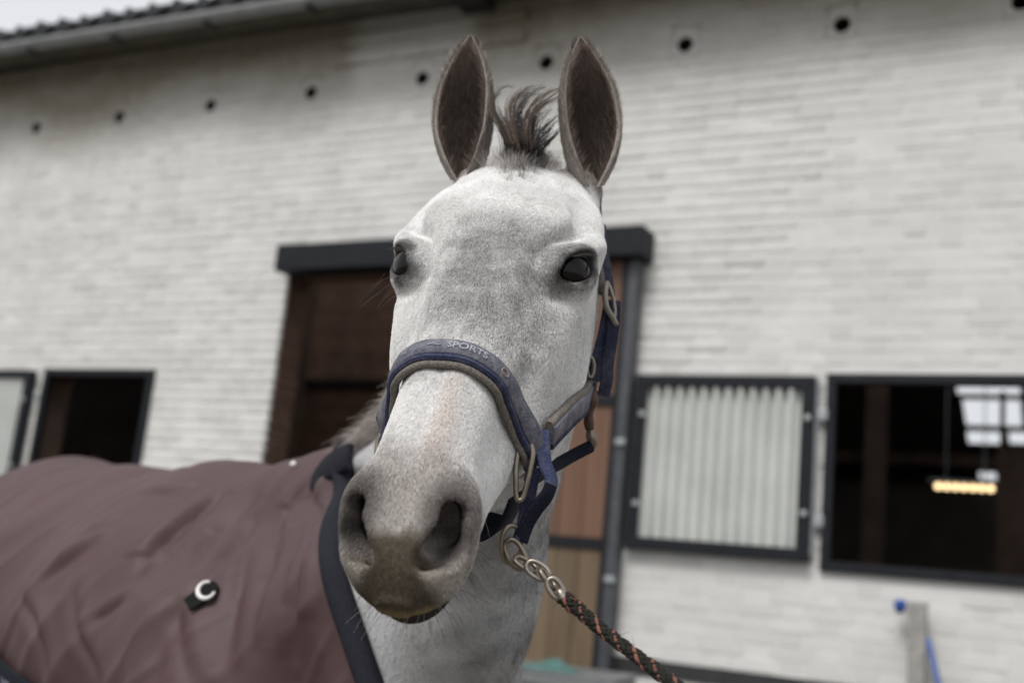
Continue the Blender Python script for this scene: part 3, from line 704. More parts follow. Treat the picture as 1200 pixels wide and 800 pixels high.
# coat colours (pigment) in head coordinates
def coat(P, N_):
    L = to_local(P); s, a, f = L[:, 0], L[:, 1], L[:, 2]; A = np.abs(s)
    n1 = vnoise(P, 26, 1, 3); n2 = vnoise(P, 75, 2, 2); n3 = vnoise(P, 12, 3, 2)
    c = np.array([.80, .79, .775])[None]*(1+.08*(n3-.5))[:, None]
    # grey dapple over the middle of the face
    g = sstep(-.050, .02, a+.02*(n3-.5))*(1-.75*sstep(.13, .20, a))*(1-.45*sstep(.05, .10, A))*(1-.55*sstep(-.02, -.06, s))*sstep(-.14, -.03, f)
    g = g*(.42+.75*sstep(.25, .75, .45*n1+.35*n2+.2*n3))
    g2 = .55*sstep(.19, .23, a)*(1-sstep(.30, .34, a))*sstep(.42, .68, n1)*(1-sstep(.03, .05, A))
    g3 = .30*sstep(.35, .7, vnoise(P, 40, 5, 2))
    G = np.clip(np.maximum(np.maximum(g, g2), g3*.8), 0, 1)
    c = c*(1-G[:, None]*(1-np.array([.50, .495, .495])))
    # cheeks and throat a little greyer
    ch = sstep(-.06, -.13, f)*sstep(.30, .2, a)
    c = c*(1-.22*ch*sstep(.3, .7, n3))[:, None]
    st = np.exp(-((s-.016)/.012)**2)*sstep(.19, .25, a)*(1-sstep(.31, .35, a))*(.4+.9*n1)
    c = c*(1-st[:, None]*np.array([.10, .19, .23]))
    def blend(c, m, col): return c*(1-m[:, None])+np.array(col)*m[:, None]
    # skin: around the eyes, nostrils, muzzle
    q = (np.stack([A, a, f], -1)-(EYE_C+EYE_FR[2]*.018))
    ql = q@EYE_FR[0]; qs = q@EYE_FR[1]
    de = np.sqrt((np.where(ql > 0, ql/.054, ql/.039))**2+(qs/.030)**2+((q@EYE_FR[2])/.04)**2)
    c = blend(c, (1-sstep(.58, .98, de+.25*(n2-.5)))*.97, (.017, .0155, .015))
    mz = sstep(.285, .345, a+.03*(n1-.5))*.68
    c = blend(c, mz, (.33, .29, .255))
    no = np.array([.0375, .366, -.044]); dn = np.sqrt(((A-no[0])/.026)**2+((a-no[1])/.046)**2+((f-no[2])/.036)**2)
    c = blend(c, (1-sstep(.60, 1.35, dn+.35*(n1-.5)))*.88, (.085, .072, .066))
    rim = np.exp(-((dn-1.12)/.20)**2)*sstep(.355, .385, a)*sstep(.018, .032, A)
    ul = sstep(.382, .398, a+.012*(n1-.5)+.012*(n2-.5))*(1-sstep(.030, .046, A+.012*(n1-.5)))
    c = blend(c, ul*.95, (.082, .064, .040))
    yl = sstep(-.080, -.094, f)*sstep(.36, .39, a)*(1-sstep(-.112, -.118, f))*(1-sstep(.024, .040, A))
    c = blend(c, np.clip(yl*.75*(.5+n1), 0, 1), (.44, .33, .16))
    c = blend(c, np.clip(rim, 0, 1)*.72, (.50, .455, .40))
    lo = sstep(-.102, -.108, f)*sstep(.30, .35, a)
    c = blend(c, lo*.9, (.045, .036, .03))
    eb = sstep(-.150, -.178, a+.02*(n1-.5))*sstep(.030, .052, A); c = blend(c, eb*.8, (.40, .365, .34))
    # inside the nostrils
    inn = (dn < .8) & (sdf_head(A, a, f-0) < .003) & (((np.stack([A, a, f], -1)-no)@np.array([.30, .78, .45])) < -.010)
    c = np.where(inn[:, None], np.array([.02, .015, .014])[None], c)
    return np.clip(c, .01, .9)

def build_horse():
    st = .0022
    s1 = np.arange(0, .150, st)+st*.5; a1 = np.arange(-.235, .450, st); f1 = np.arange(-.300, .040, st)
    hd = sdf_head(s1[:, None, None], a1[None, :, None], f1[None, None, :]).astype(np.float32)
    F = np.concatenate([hd[::-1], hd], 0); S1 = np.concatenate([-s1[::-1], s1])
    Pw = None
    # neck on the same lattice
    X = [HO[i]+S1[:, None, None]*HS[i]+a1[None, :, None]*HA[i]+f1[None, None, :]*HF[i] for i in range(3)]
    nk = sdf_neck(*[x.astype(np.float32) for x in X])
    F = smin(F, nk, .05); del nk, X
    V, Q = surface_nets(F, np.array([S1[0], a1[0], f1[0]]), st)
    hv = to_world(V); Q = Q[:, ::-1]               # the local frame is left-handed
    lo = np.array([S1[0], a1[0], f1[0]]); hi = np.array([S1[-1], a1[-1], f1[-1]])
    # the rest, coarser
    sb = .0145; o0 = np.array([-1.62, 1.18, -.0]); dims = (np.array([.42, 3.35, HC+.62])-o0)/sb
    nx, ny, nz = dims.astype(int)
    x = o0[0]+np.arange(nx)*sb; y = o0[1]+np.arange(ny)*sb; z = o0[2]+np.arange(nz)*sb
    B = sdf_body(x[:, None, None].astype(np.float32), y[None, :, None].astype(np.float32), z[None, None, :].astype(np.float32))
    V2, Q2 = surface_nets(B, o0, sb)
    l2 = to_local(V2); ins = ((l2 > lo+.012) & (l2 < hi-.012)).all(1)
    Q2 = Q2[~ins[Q2].all(1)]
    return hv, Q, V2, Q2, B, o0, sb
hv, hq, bv, bq, BF, BO, BS = build_horse()
def compact(V, Q):
    u, inv = np.unique(Q, return_inverse=True); return V[u], inv.reshape(Q.shape)
bv2, bq2 = compact(bv, bq)

# ears ---------------------------------------------------------------
def ear(base, tip, side):
    """cupped leaf of skin; opening towards the viewer. base, tip in head coordinates"""
    b = to_world(base); t = to_world(tip); up = t-b; Ln = np.linalg.norm(up); up /= Ln
    n = EYE-b; n = n/np.linalg.norm(n)+HS*side*.30; n -= up*(n@up); n /= np.linalg.norm(n); wv = np.cross(up, n)*1.0
    if wv@HS < 0: wv = -wv                       # wv: towards the horse's left
    T = np.linspace(0, 1, 46); Uu = np.linspace(-1, 1, 33)
    Wd = spline([0, .12, .28, .45, .62, .78, .90, .97, 1], [.016, .027, .0345, .0362, .0330, .0240, .0132, .0052, .0003], T)
    Dp = spline([0, .15, .4, .7, 1], [.022, .030, .031, .022, .002], T)
    Ph = np.radians(spline([0, .12, .3, .6, .85, 1], [160, 140, 122, 112, 100, 92], T))
    bend = spline([0, .35, .7, 1], [0, .002, -.001, -.005], T)*side; lean = spline([0, .5, 1], [0, -.004, .004], T)
    out = []
    for th0 in (0.0, .0038):
        th = np.minimum(th0, .35*Wd)[:, None]
        ph = Uu[None, :]*Ph[:, None]
        asym = 1+.13*np.sin(ph)*side*(1-.3*T)[:, None]
        pw = (Wd[:, None]-th)*np.sin(ph)*asym+bend[:, None]; pn = -(Dp[:, None]-np.minimum(th, .35*Dp[:, None]))*np.cos(ph)+lean[:, None]
        low = -.006*(np.abs(Uu)[None, :]**2)*(1-sstep(0, .25, T))[:, None]
        P = b+up*((T[:, None]*Ln+low)[..., None])+wv*pw[..., None]+n*pn[..., None]
        out.append(P)
    nt, nu = len(T), len(Uu)
    V = np.concatenate([out[0].reshape(-1, 3), out[1].reshape(-1, 3)]); o2 = nt*nu
    q = []
    for i in range(nt-1):
        for j in range(nu-1):
            k = i*nu+j; q.append((k, k+1, k+nu+1, k+nu)); q.append((o2+k, o2+k+nu, o2+k+nu+1, o2+k+1))
        for j, sg in ((0, 1), (nu-1, -1)):
            k = i*nu+j; e = (k, k+nu, o2+k+nu, o2+k); q.append(e if sg > 0 else e[::-1])
    for j in range(nu-1):
        k = (nt-1)*nu+j; q.append((k, k+1, o2+k+1, o2+k))
    q = np.array(q)
    tt = np.repeat(T, nu); uu = np.tile(Uu, nt)
    n1 = vnoise(V, 60, 9, 2)
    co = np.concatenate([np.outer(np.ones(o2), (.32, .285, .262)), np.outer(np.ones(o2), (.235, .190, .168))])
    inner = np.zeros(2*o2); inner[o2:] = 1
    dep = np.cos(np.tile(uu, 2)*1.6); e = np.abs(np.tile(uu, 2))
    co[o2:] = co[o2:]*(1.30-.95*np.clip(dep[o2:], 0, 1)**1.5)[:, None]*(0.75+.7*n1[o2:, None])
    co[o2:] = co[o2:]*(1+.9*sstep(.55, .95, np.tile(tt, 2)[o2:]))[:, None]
    r = sstep(.92, 1.0, e)*.45; co = co*(1-r[:, None])+np.array([.40, .37, .34])*r[:, None]
    co[:o2] *= (1-.35*sstep(.8, 1, tt))[:, None]
    edge = [out[0][:, 0], out[0][:, -1]]
    return V, q, np.clip(co, .01, .8), edge, (out, n, wv, up, T, Uu)
earL = ear(to_local(pxp(690, 216, 1.345)), to_local(pxp(684, 44, 1.345)), 1)
earR = ear(to_local(pxp(546, 209, 1.372)), to_local(pxp(548, 42, 1.375)), -1)

hn = grad(hv); hn /= np.linalg.norm(hn, axis=1)[:, None]+1e-9
hc = coat(hv, hn)
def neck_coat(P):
    m = vnoise(P, 7, 4, 3); dk = sstep(-.16, .02, P[:, 0]+.16*(m-.5))*sstep(1.9, 1.6, P[:, 1])  # mottled dapple, with the shade under the head painted in towards the right
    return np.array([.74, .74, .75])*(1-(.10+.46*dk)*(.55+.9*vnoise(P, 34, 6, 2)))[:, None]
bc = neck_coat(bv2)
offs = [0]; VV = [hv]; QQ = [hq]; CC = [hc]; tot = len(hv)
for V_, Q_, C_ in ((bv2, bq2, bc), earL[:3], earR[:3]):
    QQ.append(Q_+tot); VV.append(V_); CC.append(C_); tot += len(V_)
HORSE = empty('horse', (float(WI[0]+WB[0]*.5), float(WI[1]+WB[1]*.5), 0))
tag(HORSE, 'grey-white horse in a halter and brown rug looking into the camera', 'horse')
def under(o, parent):
    o.parent = parent; o.matrix_parent_inverse = Matrix.Translation(-Vector(parent.location)) if parent.parent is None and parent.type == 'EMPTY' else Matrix.Identity(4)
    return o
s_ = N('horse_coat'); _a = s_.n('ShaderNodeAttribute', attribute_name='col'); _nz = s_.noise(420, 3)
s_.col(s_.mix(1.0, _a.outputs[0], s_.ramp(_nz, [(.3, (.72, .72, .72)), (.7, (1.12, 1.12, 1.12))]), 'MULTIPLY')); s_.set(Roughness=.75, Specular_IOR_Level=.25); s_.bump(_nz, .25, .0015); COATM = s_.m
s_ = N('hair_strand'); _a = s_.n('ShaderNodeAttribute', attribute_name='col'); s_.col(_a.outputs[0]); s_.set(Roughness=.6, Specular_IOR_Level=.3); HAIRM = s_.m
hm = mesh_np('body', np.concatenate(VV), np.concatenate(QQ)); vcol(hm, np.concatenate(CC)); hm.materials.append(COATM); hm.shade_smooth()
BODYO = under(link('body', hm), HORSE)
# eyes
s_ = N('eye_surface'); s_.col((.006, .0045, .004)); s_.set(Roughness=.02, Specular_IOR_Level=.22); EYEM = s_.m
for sg in (1, -1):
    bm = bmesh.new(); bmesh.ops.create_uvsphere(bm, u_segments=40, v_segments=24, radius=EYE_R)
    me = bpy.data.meshes.new('eye'); bm.to_mesh(me); bm.free()
    o = link('eye', me, None, EYEM, True); c = to_world(EYE_C*np.array([sg, 1, 1])); o.location = c
    under(o, HORSE)
def smooth_path(pts, n, closed=False):
    pts = np.asarray(pts, float); d = np.r_[0, np.cumsum(np.linalg.norm(np.diff(pts, axis=0), axis=1))]
    ts = np.linspace(0, d[-1], n); return np.stack([spline(d, pts[:, i], ts) for i in range(3)], -1)
# ------------------------------------------------------------------ coat hair, forelock, mane, lashes, whiskers
def sample_quads(V, Q, n, wfun=None):
    p = V[Q]; ar = .5*np.linalg.norm(np.cross(p[:, 2]-p[:, 0], p[:, 3]-p[:, 1]), axis=1)
    if wfun is not None: ar = ar*wfun(p.mean(1))
    i = RNG.choice(len(Q), n, p=ar/ar.sum()); u, v = RNG.random((2, n))
    q = p[i]; P = (q[:, 0]*((1-u)*(1-v))[:, None]+q[:, 1]*(u*(1-v))[:, None]+q[:, 2]*(u*v)[:, None]+q[:, 3]*((1-u)*v)[:, None])
    return P, Q[i], (u, v)
def vlerp(A, q, uv):
    u, v = uv; a = A[q]
    return a[:, 0]*((1-u)*(1-v))[:, None]+a[:, 1]*(u*(1-v))[:, None]+a[:, 2]*(u*v)[:, None]+a[:, 3]*((1-u)*v)[:, None]
_qn = hn[hq].mean(1); _qc = hv[hq].mean(1); _vd = EYE-_qc; _vd /= np.linalg.norm(_vd, axis=1)[:, None]
_face = (_qn*_vd).sum(1)
_ql = to_local(_qc)
_noh = np.abs(np.abs(_ql)-np.array([.0375, .366, -.05])); _bad = (np.sqrt(((_noh/np.array([.018, .034, .03]))**2).sum(1)) < .85)
_q = np.abs(_ql); _q[:, 1:] = _ql[:, 1:]; _bad |= np.sqrt((((_q-(EYE_C+EYE_FR[2]*.024))@EYE_FR.T/np.array([.031, .0225, .03]))**2).sum(1)) < 1.0
_wq = np.where(_bad, 0, np.where(_face > -.15, 1.0, .12))*np.where(_ql[:, 1] < -.19, .25, 1)
NF = 520000
def _wf(c): return _wq
P, qi, uv = sample_quads(hv, hq, NF, _wf); Nn = vlerp(hn, qi, uv); Nn /= np.linalg.norm(Nn, axis=1)[:, None]
Cc = vlerp(hc, qi, uv); L = to_local(P)
up_ = sstep(-.02, -.075, L[:, 1]); dirl = np.stack([L[:, 0]*2.2, 1-2*up_, -.10*np.ones(NF)], -1)
mz_ = sstep(.33, .40, L[:, 1]); dirl[:, 0] += mz_*L[:, 0]*14; dirl[:, 2] -= mz_*1.0
sw = vnoise(P, 22, 31, 2)-.5; dirl[:, 0] += sw*.9
T_ = dirl@HB; T_ += RNG.normal(0, .22, (NF, 3)); T_ -= Nn*(T_*Nn).sum(1)[:, None]; T_ /= np.linalg.norm(T_, axis=1)[:, None]
ln = (.0042+.0022*RNG.random(NF))*(1-.35*mz_); rise = .13+.12*RNG.random(NF)
tk = np.array([0, .35, .7, 1.0]); cl = np.array([0, .8, 1.15, 1.2])
ST = P[:, None]-Nn[:, None]*.0006+T_[:, None]*(ln[:, None]*tk)[..., None]+Nn[:, None]*((ln*rise)[:, None]*cl)[..., None]
jit = np.exp(RNG.normal(0, .13, NF)); dk = RNG.random(NF) < .03+.30*sstep(.72, .38, Cc.mean(1))
jit = np.where(dk, jit*.44, jit)
Hc = np.clip(Cc*jit[:, None]*1.12, .006, .93)
under(hairs('coat_hair', ST, np.array([.00016, .00015, .00011, .00004]), Hc, HAIRM), HORSE)['kind'] = 'stuff'

# neck hair, longer and sparser
fm = lambda c: np.where((to_local(c)[:, 2] < .1), 1.0, 1.0)
_bq = bq2; _bc = bv2[_bq].mean(1); _bn = grad(_bc, lambda P: sdf_body(P[..., 0], P[..., 1], P[..., 2]), .004); _bn /= np.linalg.norm(_bn, axis=1)[:, None]
_nk = ((_bc-WI)@WB < .02) & (_bc[:, 2] > HC-.55) & (((_bn*(EYE-_bc)).sum(1)) > -.2)
n2 = 26000
i = RNG.choice(np.nonzero(_nk)[0], n2); u, v = RNG.random((2, n2)); q = bv2[_bq[i]]
P2 = (q[:, 0]*((1-u)*(1-v))[:, None]+q[:, 1]*(u*(1-v))[:, None]+q[:, 2]*(u*v)[:, None]+q[:, 3]*((1-u)*v)[:, None])
N2 = _bn[i]; d2 = np.array([-.25, .55, -.75])+RNG.normal(0, .2, (n2, 3)); d2 -= N2*(d2*N2).sum(1)[:, None]; d2 /= np.linalg.norm(d2, axis=1)[:, None]
l2 = .006+.004*RNG.random(n2)
S2 = P2[:, None]+d2[:, None]*(l2[:, None]*tk)[..., None]+N2[:, None]*((l2*.2)[:, None]*cl)[..., None]-N2[:, None]*.001
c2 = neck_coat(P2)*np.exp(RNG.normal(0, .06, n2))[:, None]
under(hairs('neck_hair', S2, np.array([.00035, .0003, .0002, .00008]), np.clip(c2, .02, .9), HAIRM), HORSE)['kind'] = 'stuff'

def strands(roots, dirs, length, k, curl, grav, seed, wob=.3):
    """guide integration: each strand bends by curl and gravity"""
    r = np.random.default_rng(seed); n = len(roots); P = np.zeros((n, k, 3)); P[:, 0] = roots; d = dirs/np.linalg.norm(dirs, axis=1)[:, None]
    st = np.asarray(length)/(k-1); axis = r.normal(0, 1, (n, 3))*wob
    for j in range(1, k):
        d = d+(curl+axis*.15)*(1.0/(k-1))+np.array([0, 0, -1.0])*grav*(j/(k-1))**1.3/(k-1); d /= np.linalg.norm(d, axis=1)[:, None]
        P[:, j] = P[:, j-1]+d*np.reshape(st, (-1, 1))
    return P
# forelock: tuft between the ears, sprung up and combed over to the horse's left
fr = np.random.default_rng(11)
ctr = hit(622, 186, z0=1.1)
guides = [  # fan of locks seen in the photograph, one depth per lock
 [(594, 170), (588, 150), (582, 134), (577, 118)], [(598, 170), (586, 146), (578, 126), (579, 113), (591, 103), (607, 104)], [(602, 172), (594, 152), (586, 134), (581, 120)],
 [(606, 172), (599, 140), (601, 118), (616, 105), (637, 101)], [(610, 172), (602, 142), (605, 121), (619, 108), (640, 102)], [(613, 172), (607, 145), (611, 124), (624, 110), (646, 104)],
 [(617, 172), (615, 142), (624, 122), (641, 108), (660, 101)], [(620, 174), (620, 146), (630, 126), (646, 114), (660, 108)], [(624, 174), (625, 150), (636, 131), (652, 119)],
 [(627, 174), (631, 156), (641, 143), (654, 132)], [(630, 176), (637, 160), (646, 150), (655, 141)], [(633, 178), (642, 166), (649, 157), (656, 149)], [(622, 172), (618, 150), (622, 134), (632, 122)], [(612, 172), (609, 152), (612, 136), (620, 126)]]
FPs = []; CO = []; kk_ = 14
for gi in range(130):
    g0 = np.array(guides[gi % len(guides)], float); g0 = g0+fr.normal(0, 2.5, (1, 2))+fr.normal(0, 3.4, g0.shape)*np.linspace(0, 1, len(g0))[:, None]
    dp = 1.325+fr.normal(0, .010); top = fr.uniform(.72, 1.0)
    root = hit(g0[0][0]+fr.normal(0, 4), 184+fr.normal(0, 3), z0=1.1)
    G = np.concatenate([[root], np.stack([pxp(x, y, dp+.01*q) for q, (x, y) in enumerate(g0)])]); G = smooth_path(G, 40)[:int(40*top)]; G = smooth_path(G[::2], kk_)
    m = (3, 5, 11)[gi % 3]
    off = fr.normal(0, .0016, (m, 1, 3))*(1-.8*np.linspace(0, 1, kk_))[None, :, None]+fr.normal(0, .0010, (m, 1, 3))*np.sin(np.linspace(0, 2.6, kk_))[None, :, None]
    FPs.append(G[None]+off)
    light = gi % 14 in (1, 3, 6, 7)
    base = np.array([.115, .078, .058]) if light and fr.random() < .7 else np.array([.032, .027, .025])
    CO.append(base*np.exp(fr.normal(0, .25, (m, 1))))
FP = np.concatenate(FPs); CO = np.concatenate(CO)
_tt = np.linspace(0, 1, 14); CO2 = CO
under(hairs('forelock', FP, .00022*(1-.8*_tt**2), CO2, HAIRM), HORSE)
# short grey fluff at the root of the forelock
m = 5200; px_ = 617+fr.normal(0, 17, m); py_ = 186+fr.normal(0, 8, m)+.0045*(px_-620)**2
base_pts = np.stack([hit(a_, b_, z0=1.1) for a_, b_ in zip(px_[:150], py_[:150])]); ii = fr.integers(0, 150, m)
RT = base_pts[ii]+fr.normal(0, .0035, (m, 3)); RT = onto(RT, -.001, it=3)
g_ = grad(RT); g_ /= np.linalg.norm(g_, axis=1)[:, None]
DR = g_*.55+CU*.4+(RT-ctr)*6+fr.normal(0, .35, (m, 3))
cc = np.where(fr.random((m, 1)) < .55*np.exp(-((px_[ii]-619)/15)**2)[:, None]+.05, np.array([[.13, .105, .09]]), np.array([[.60, .575, .555]]))*np.exp(fr.normal(0, .25, (m, 1)))
under(hairs('forelock_root', strands(RT, DR, .008+.020*fr.random(m)**1.5, 6, np.tile(CR*.2, (m, 1)), .8, 5, .8), .0002*np.linspace(1, .25, 6), cc, HAIRM), HORSE)

# hair of the ears: pale fringe along the rims, dark fluff inside, fine fur behind
def ear_hair(E, seed):
    r = np.random.default_rng(seed); (outl, n, wv, up, T, Uu) = E[4]
    S = []; C = []
    for side, j in ((-1, 0), (1, len(Uu)-1)):
        m = 1300; t = r.random(m)*.89+.01; x = t*(len(T)-1); i = np.floor(x).astype(int); f_ = (x-i)[:, None]
        R0 = outl[0][i, j]*(1-f_)+outl[0][i+1, j]*f_
        d = wv*side*(.55)+up*(.55+.3*r.random(m))[:, None]+n*r.normal(.25, .35, m)[:, None]
        S.append(strands(R0, d, (.004+.007*r.random(m)**2), 5, np.tile(up*.3-wv*side*.2, (m, 1)), 0, seed+j, .4)); C.append(np.array([.40, .36, .33])*np.exp(r.normal(0, .35, (m, 1))))
    m = 5200; t = r.random(m)*.86+.04; uu = (r.random(m)*2-1)*.97
    x = t*(len(T)-1); i = np.minimum(x.astype(int), len(T)-2); y = (uu+1)/2*(len(Uu)-1); j = np.minimum(y.astype(int), len(Uu)-2)
    a_, b_ = (x-i)[:, None], (y-j)[:, None]; G = outl[1]
    R0 = G[i, j]*(1-a_)*(1-b_)+G[i+1, j]*a_*(1-b_)+G[i, j+1]*(1-a_)*b_+G[i+1, j+1]*a_*b_
    d = n*.9+up*.9-wv*(np.sign(uu)*.6)[:, None]+r.normal(0, .3, (m, 3))
    S.append(strands(R0, d, .008+.010*r.random(m), 5, np.tile(up*.5, (m, 1)), 0, seed+7, .5))
    cc = np.array([.160, .126, .111])*(1+.8*sstep(.55, .9, t)+.7*sstep(.7, 1, np.abs(uu)))[:, None]; C.append(cc*np.exp(r.normal(0, .35, (m, 1))))
    m = 9000; t = r.random(m)*.97; uu = (r.random(m)*2-1)
    x = t*(len(T)-1); i = np.minimum(x.astype(int), len(T)-2); y = (uu+1)/2*(len(Uu)-1); j = np.minimum(y.astype(int), len(Uu)-2)
    a_, b_ = (x-i)[:, None], (y-j)[:, None]; G = outl[0]
    R0 = G[i, j]*(1-a_)*(1-b_)+G[i+1, j]*a_*(1-b_)+G[i, j+1]*(1-a_)*b_+G[i+1, j+1]*a_*b_
    ax = outl[0].mean(1)[i]; o_ = R0-ax; o_ /= np.linalg.norm(o_, axis=1)[:, None]+1e-9
    S.append(strands(R0, o_*.35+up+r.normal(0, .15, (m, 3)), .005+.003*r.random(m), 5, np.tile(up*.2, (m, 1)), 0, seed+9, .3))
    cc = np.array([.30, .265, .245])*(1-.45*sstep(.7, 1, t))[:, None]; C.append(cc*np.exp(r.normal(0, .25, (m, 1))))
    return np.concatenate(S), np.concatenate(C)
for k_, E_ in enumerate((earL, earR)):
    s1_, c1_ = ear_hair(E_, 40+k_*20)
    under(hairs('ear_hair', s1_, .00021*np.linspace(1, .25, 5), c1_, HAIRM), HORSE)

# mane along the crest of the neck, falling to the far side and fluffed up at the near one
cr = np.array([NECK[0][0][0], NECK[0][1][0], NECK[0][2][0], NECK[0][3][0]]); crr = np.array([.055, .048, .055, .072])
m = 9000; t = fr.random(m)*1.5+1.2; i = np.minimum(t.astype(int), 2); f_ = (t-i)[:, None]
R0 = cr[i]*(1-f_)+cr[i+1]*f_+np.array([0, 0, .075]); R0 = onto(R0, -.003, lambda P: sdf_body(P[..., 0], P[..., 1], P[..., 2]), 4)+fr.normal(0, .008, (m, 3))
clump = vnoise(R0, 55, 77, 1)-.5
d = np.array([0, 0, 1.0])*(.9)+WL*.25*-1*(clump*2)[:, None]+np.array([-.4, .1, .1])*.6+fr.normal(0, .25, (m, 3))
cc = np.where(fr.random((m, 1)) < .35, np.array([[.10, .075, .065]]), np.array([[.36, .33, .31]]))*np.exp(fr.normal(0, .25, (m, 1)))
under(hairs('mane', strands(R0, d, .025+.035*fr.random(m), 9, np.tile(np.array([-.55, .2, 0]), (m, 1)), 1.6, 9, .6), .00035*np.linspace(1, .3, 9), cc, HAIRM), HORSE)

m = 6000; t = fr.random(m)*1.3+1.45; i = np.minimum(t.astype(int), 2); f_ = (t-i)[:, None]
R0 = cr[i]*(1-f_)+cr[i+1]*f_+np.array([-.03, -.01, .06]); R0 = onto(R0, -.002, lambda P: sdf_body(P[..., 0], P[..., 1], P[..., 2]), 4)+fr.normal(0, .010, (m, 3))
clump = vnoise(R0, 60, 78, 1)-.5
d = np.array([-.75, -.25, .55])+np.array([-.3, .3, .6])*(clump*2.2)[:, None]+fr.normal(0, .22, (m, 3))
cc = np.where(fr.random((m, 1)) < .25, np.array([[.13, .10, .085]]), np.array([[.44, .40, .37]]))*np.exp(fr.normal(0, .22, (m, 1)))
under(hairs('mane', strands(R0, d, .015+.030*fr.random(m), 9, np.tile(np.array([-.2, 0, -.5]), (m, 1)), 1.9, 19, .6), .00035*np.linspace(1, .3, 9), cc, HAIRM), HORSE)

# eyelashes and whiskers
S = []; C = []
for sg in (1, -1):
    m = 30; u = np.linspace(-1, .7, m)+fr.normal(0, .03, m)
    loc_ = EYE_C[None]+EYE_FR[2]*.0265+EYE_FR[0]*(u*.018)[:, None]
    sh = EYE_FR[1] if (EYE_FR[1]@np.array([0, -1, .3])) > 0 else -EYE_FR[1]
    loc_ = loc_+sh*(.0135*(1-.55*u**2))[:, None]; loc_[:, 0] *= sg
    R0 = onto(to_world(loc_), 0, it=5); g_ = grad(R0); g_ /= np.linalg.norm(g_, axis=1)[:, None]
    S.append(strands(R0, HS*sg*1.1+g_*.35+HF*.25-HA*.10+fr.normal(0, .10, (m, 3)), .007+.010*fr.random(m), 7, np.tile(np.array([0, 0, -.20]), (m, 1)), .1, 12+sg, .2))
    C.append(np.tile(np.array([[.035, .03, .028]]), (m, 1)))
under(hairs('eyelashes', np.concatenate(S), .00022*np.linspace(1, .3, 7), np.concatenate(C), HAIRM), HORSE)
m = 150; loc_ = np.stack([fr.uniform(-.038, .038, m), fr.uniform(.31, .405, m), -.11+fr.uniform(-.012, .004, m)], -1)
R0 = onto(to_world(loc_), 0, it=6); g_ = grad(R0); g_ /= np.linalg.norm(g_, axis=1)[:, None]
S = [strands(R0, g_*1.0+np.array([0, 0, -.5])+fr.normal(0, .2, (m, 3)), .018+.022*fr.random(m), 8, np.tile(np.array([0, 0, -.2]), (m, 1)), .3, 21, .4)]
C = [np.where(fr.random((m, 1)) < .5, np.array([[.06, .05, .045]]), np.array([[.40, .38, .35]]))]
m = 26; R0 = np.stack([hit(fr.uniform(445, 475), fr.uniform(320, 345), z0=1.0) for _ in range(m)]); g_ = grad(R0); g_ /= np.linalg.norm(g_, axis=1)[:, None]
S.append(strands(R0[:8], -CR[None]+g_[:8]*.5-CU*.6+fr.normal(0, .25, (8, 3)), .03+.02*fr.random(8), 8, np.tile(np.array([0, 0, -.4]), (8, 1)), .3, 23, .4)); C.append(np.tile(np.array([[.08, .07, .06]]), (8, 1)))
under(hairs('whiskers', np.concatenate(S), .00020*np.linspace(1, .3, 8), np.concatenate(C), HAIRM), HORSE)
# ================================================================== rug, halter, lead rope
def strap(name, pts, nrm, width, thick, m, parent, shift=0.0, smooth=True, wprof=None):
    """flat webbing: rounded-rectangle section swept along pts; nrm = outward normals"""
    pts = np.asarray(pts, float); n = len(pts); nrm = np.broadcast_to(np.asarray(nrm, float), (n, 3))
    t = np.gradient(pts, axis=0); t /= np.linalg.norm(t, axis=1)[:, None]
    g = nrm-t*(nrm*t).sum(1)[:, None]; g /= np.linalg.norm(g, axis=1)[:, None]; b = np.cross(t, g)
    h = width/2; q = thick/2; sec = [(-h, -q*.5), (-h+q*.5, -q), (h-q*.5, -q), (h, -q*.5), (h, q*.5), (h-q*.5, q), (0, q*1.12), (-h+q*.5, q), (-h, q*.5)]
    k = len(sec); wp = np.ones(n) if wprof is None else np.asarray(wprof)
    V = np.concatenate([[pts[i]+b[i]*((x+shift)*wp[i])+g[i]*y for x, y in sec] for i in range(n)])
    F = [(i*k+j, i*k+(j+1) % k, (i+1)*k+(j+1) % k, (i+1)*k+j) for i in range(n-1) for j in range(k)]+[tuple(range(k))[::-1], tuple((n-1)*k+j for j in range(k))]
    o = under(link(name, mesh_np(name, V, F), None, m), parent)
    if smooth:
        o.data.shade_smooth()
        try: o.data.set_sharp_from_angle(angle=math.radians(50))
        except Exception: pass
    return o, (pts, t, g, b)
def webbing(name, c, var=.25, worn=.0):
    s = N(name); v = s.n('ShaderNodeTexCoord').outputs['Object']; nz = s.noise(70, 6, .7, v); n2 = s.noise(420, 3, .6, v); n3 = s.noise(26, 3, .6, v)
    base = s.mix(.5, s.ramp(nz, [(.3, tuple(x*(1-var) for x in c)), (.7, tuple(min(1, x*(1+var)) for x in c))]), s.ramp(n2, [(.36, tuple(x*.45 for x in c)), (.64, tuple(min(1, x*1.6) for x in c))]))
    g = sum(c)/3
    if worn: base = s.mix(s.math('MULTIPLY', s.ramp(s.math('ADD', s.math('MULTIPLY', nz, .6), s.math('MULTIPLY', n3, .4)), [(.46, (0, 0, 0)), (.66, (1, 1, 1))]), worn), base, (g*2.2+.05, g*2.15+.05, g*2.2+.055))
    s.col(base); s.set(Roughness=.88, Specular_IOR_Level=.15); s.bump(n2, .8, .0016); return s.m
NAVY = webbing('navy_webbing', (.028, .030, .058), .35, .35); NAVYL = webbing('faded_blue_webbing', (.050, .060, .118), .35, .35); GREYB = webbing('faded_grey_blue_webbing', (.120, .121, .150), .4, .5); NAVYD = webbing('dark_navy_webbing', (.011, .012, .022))
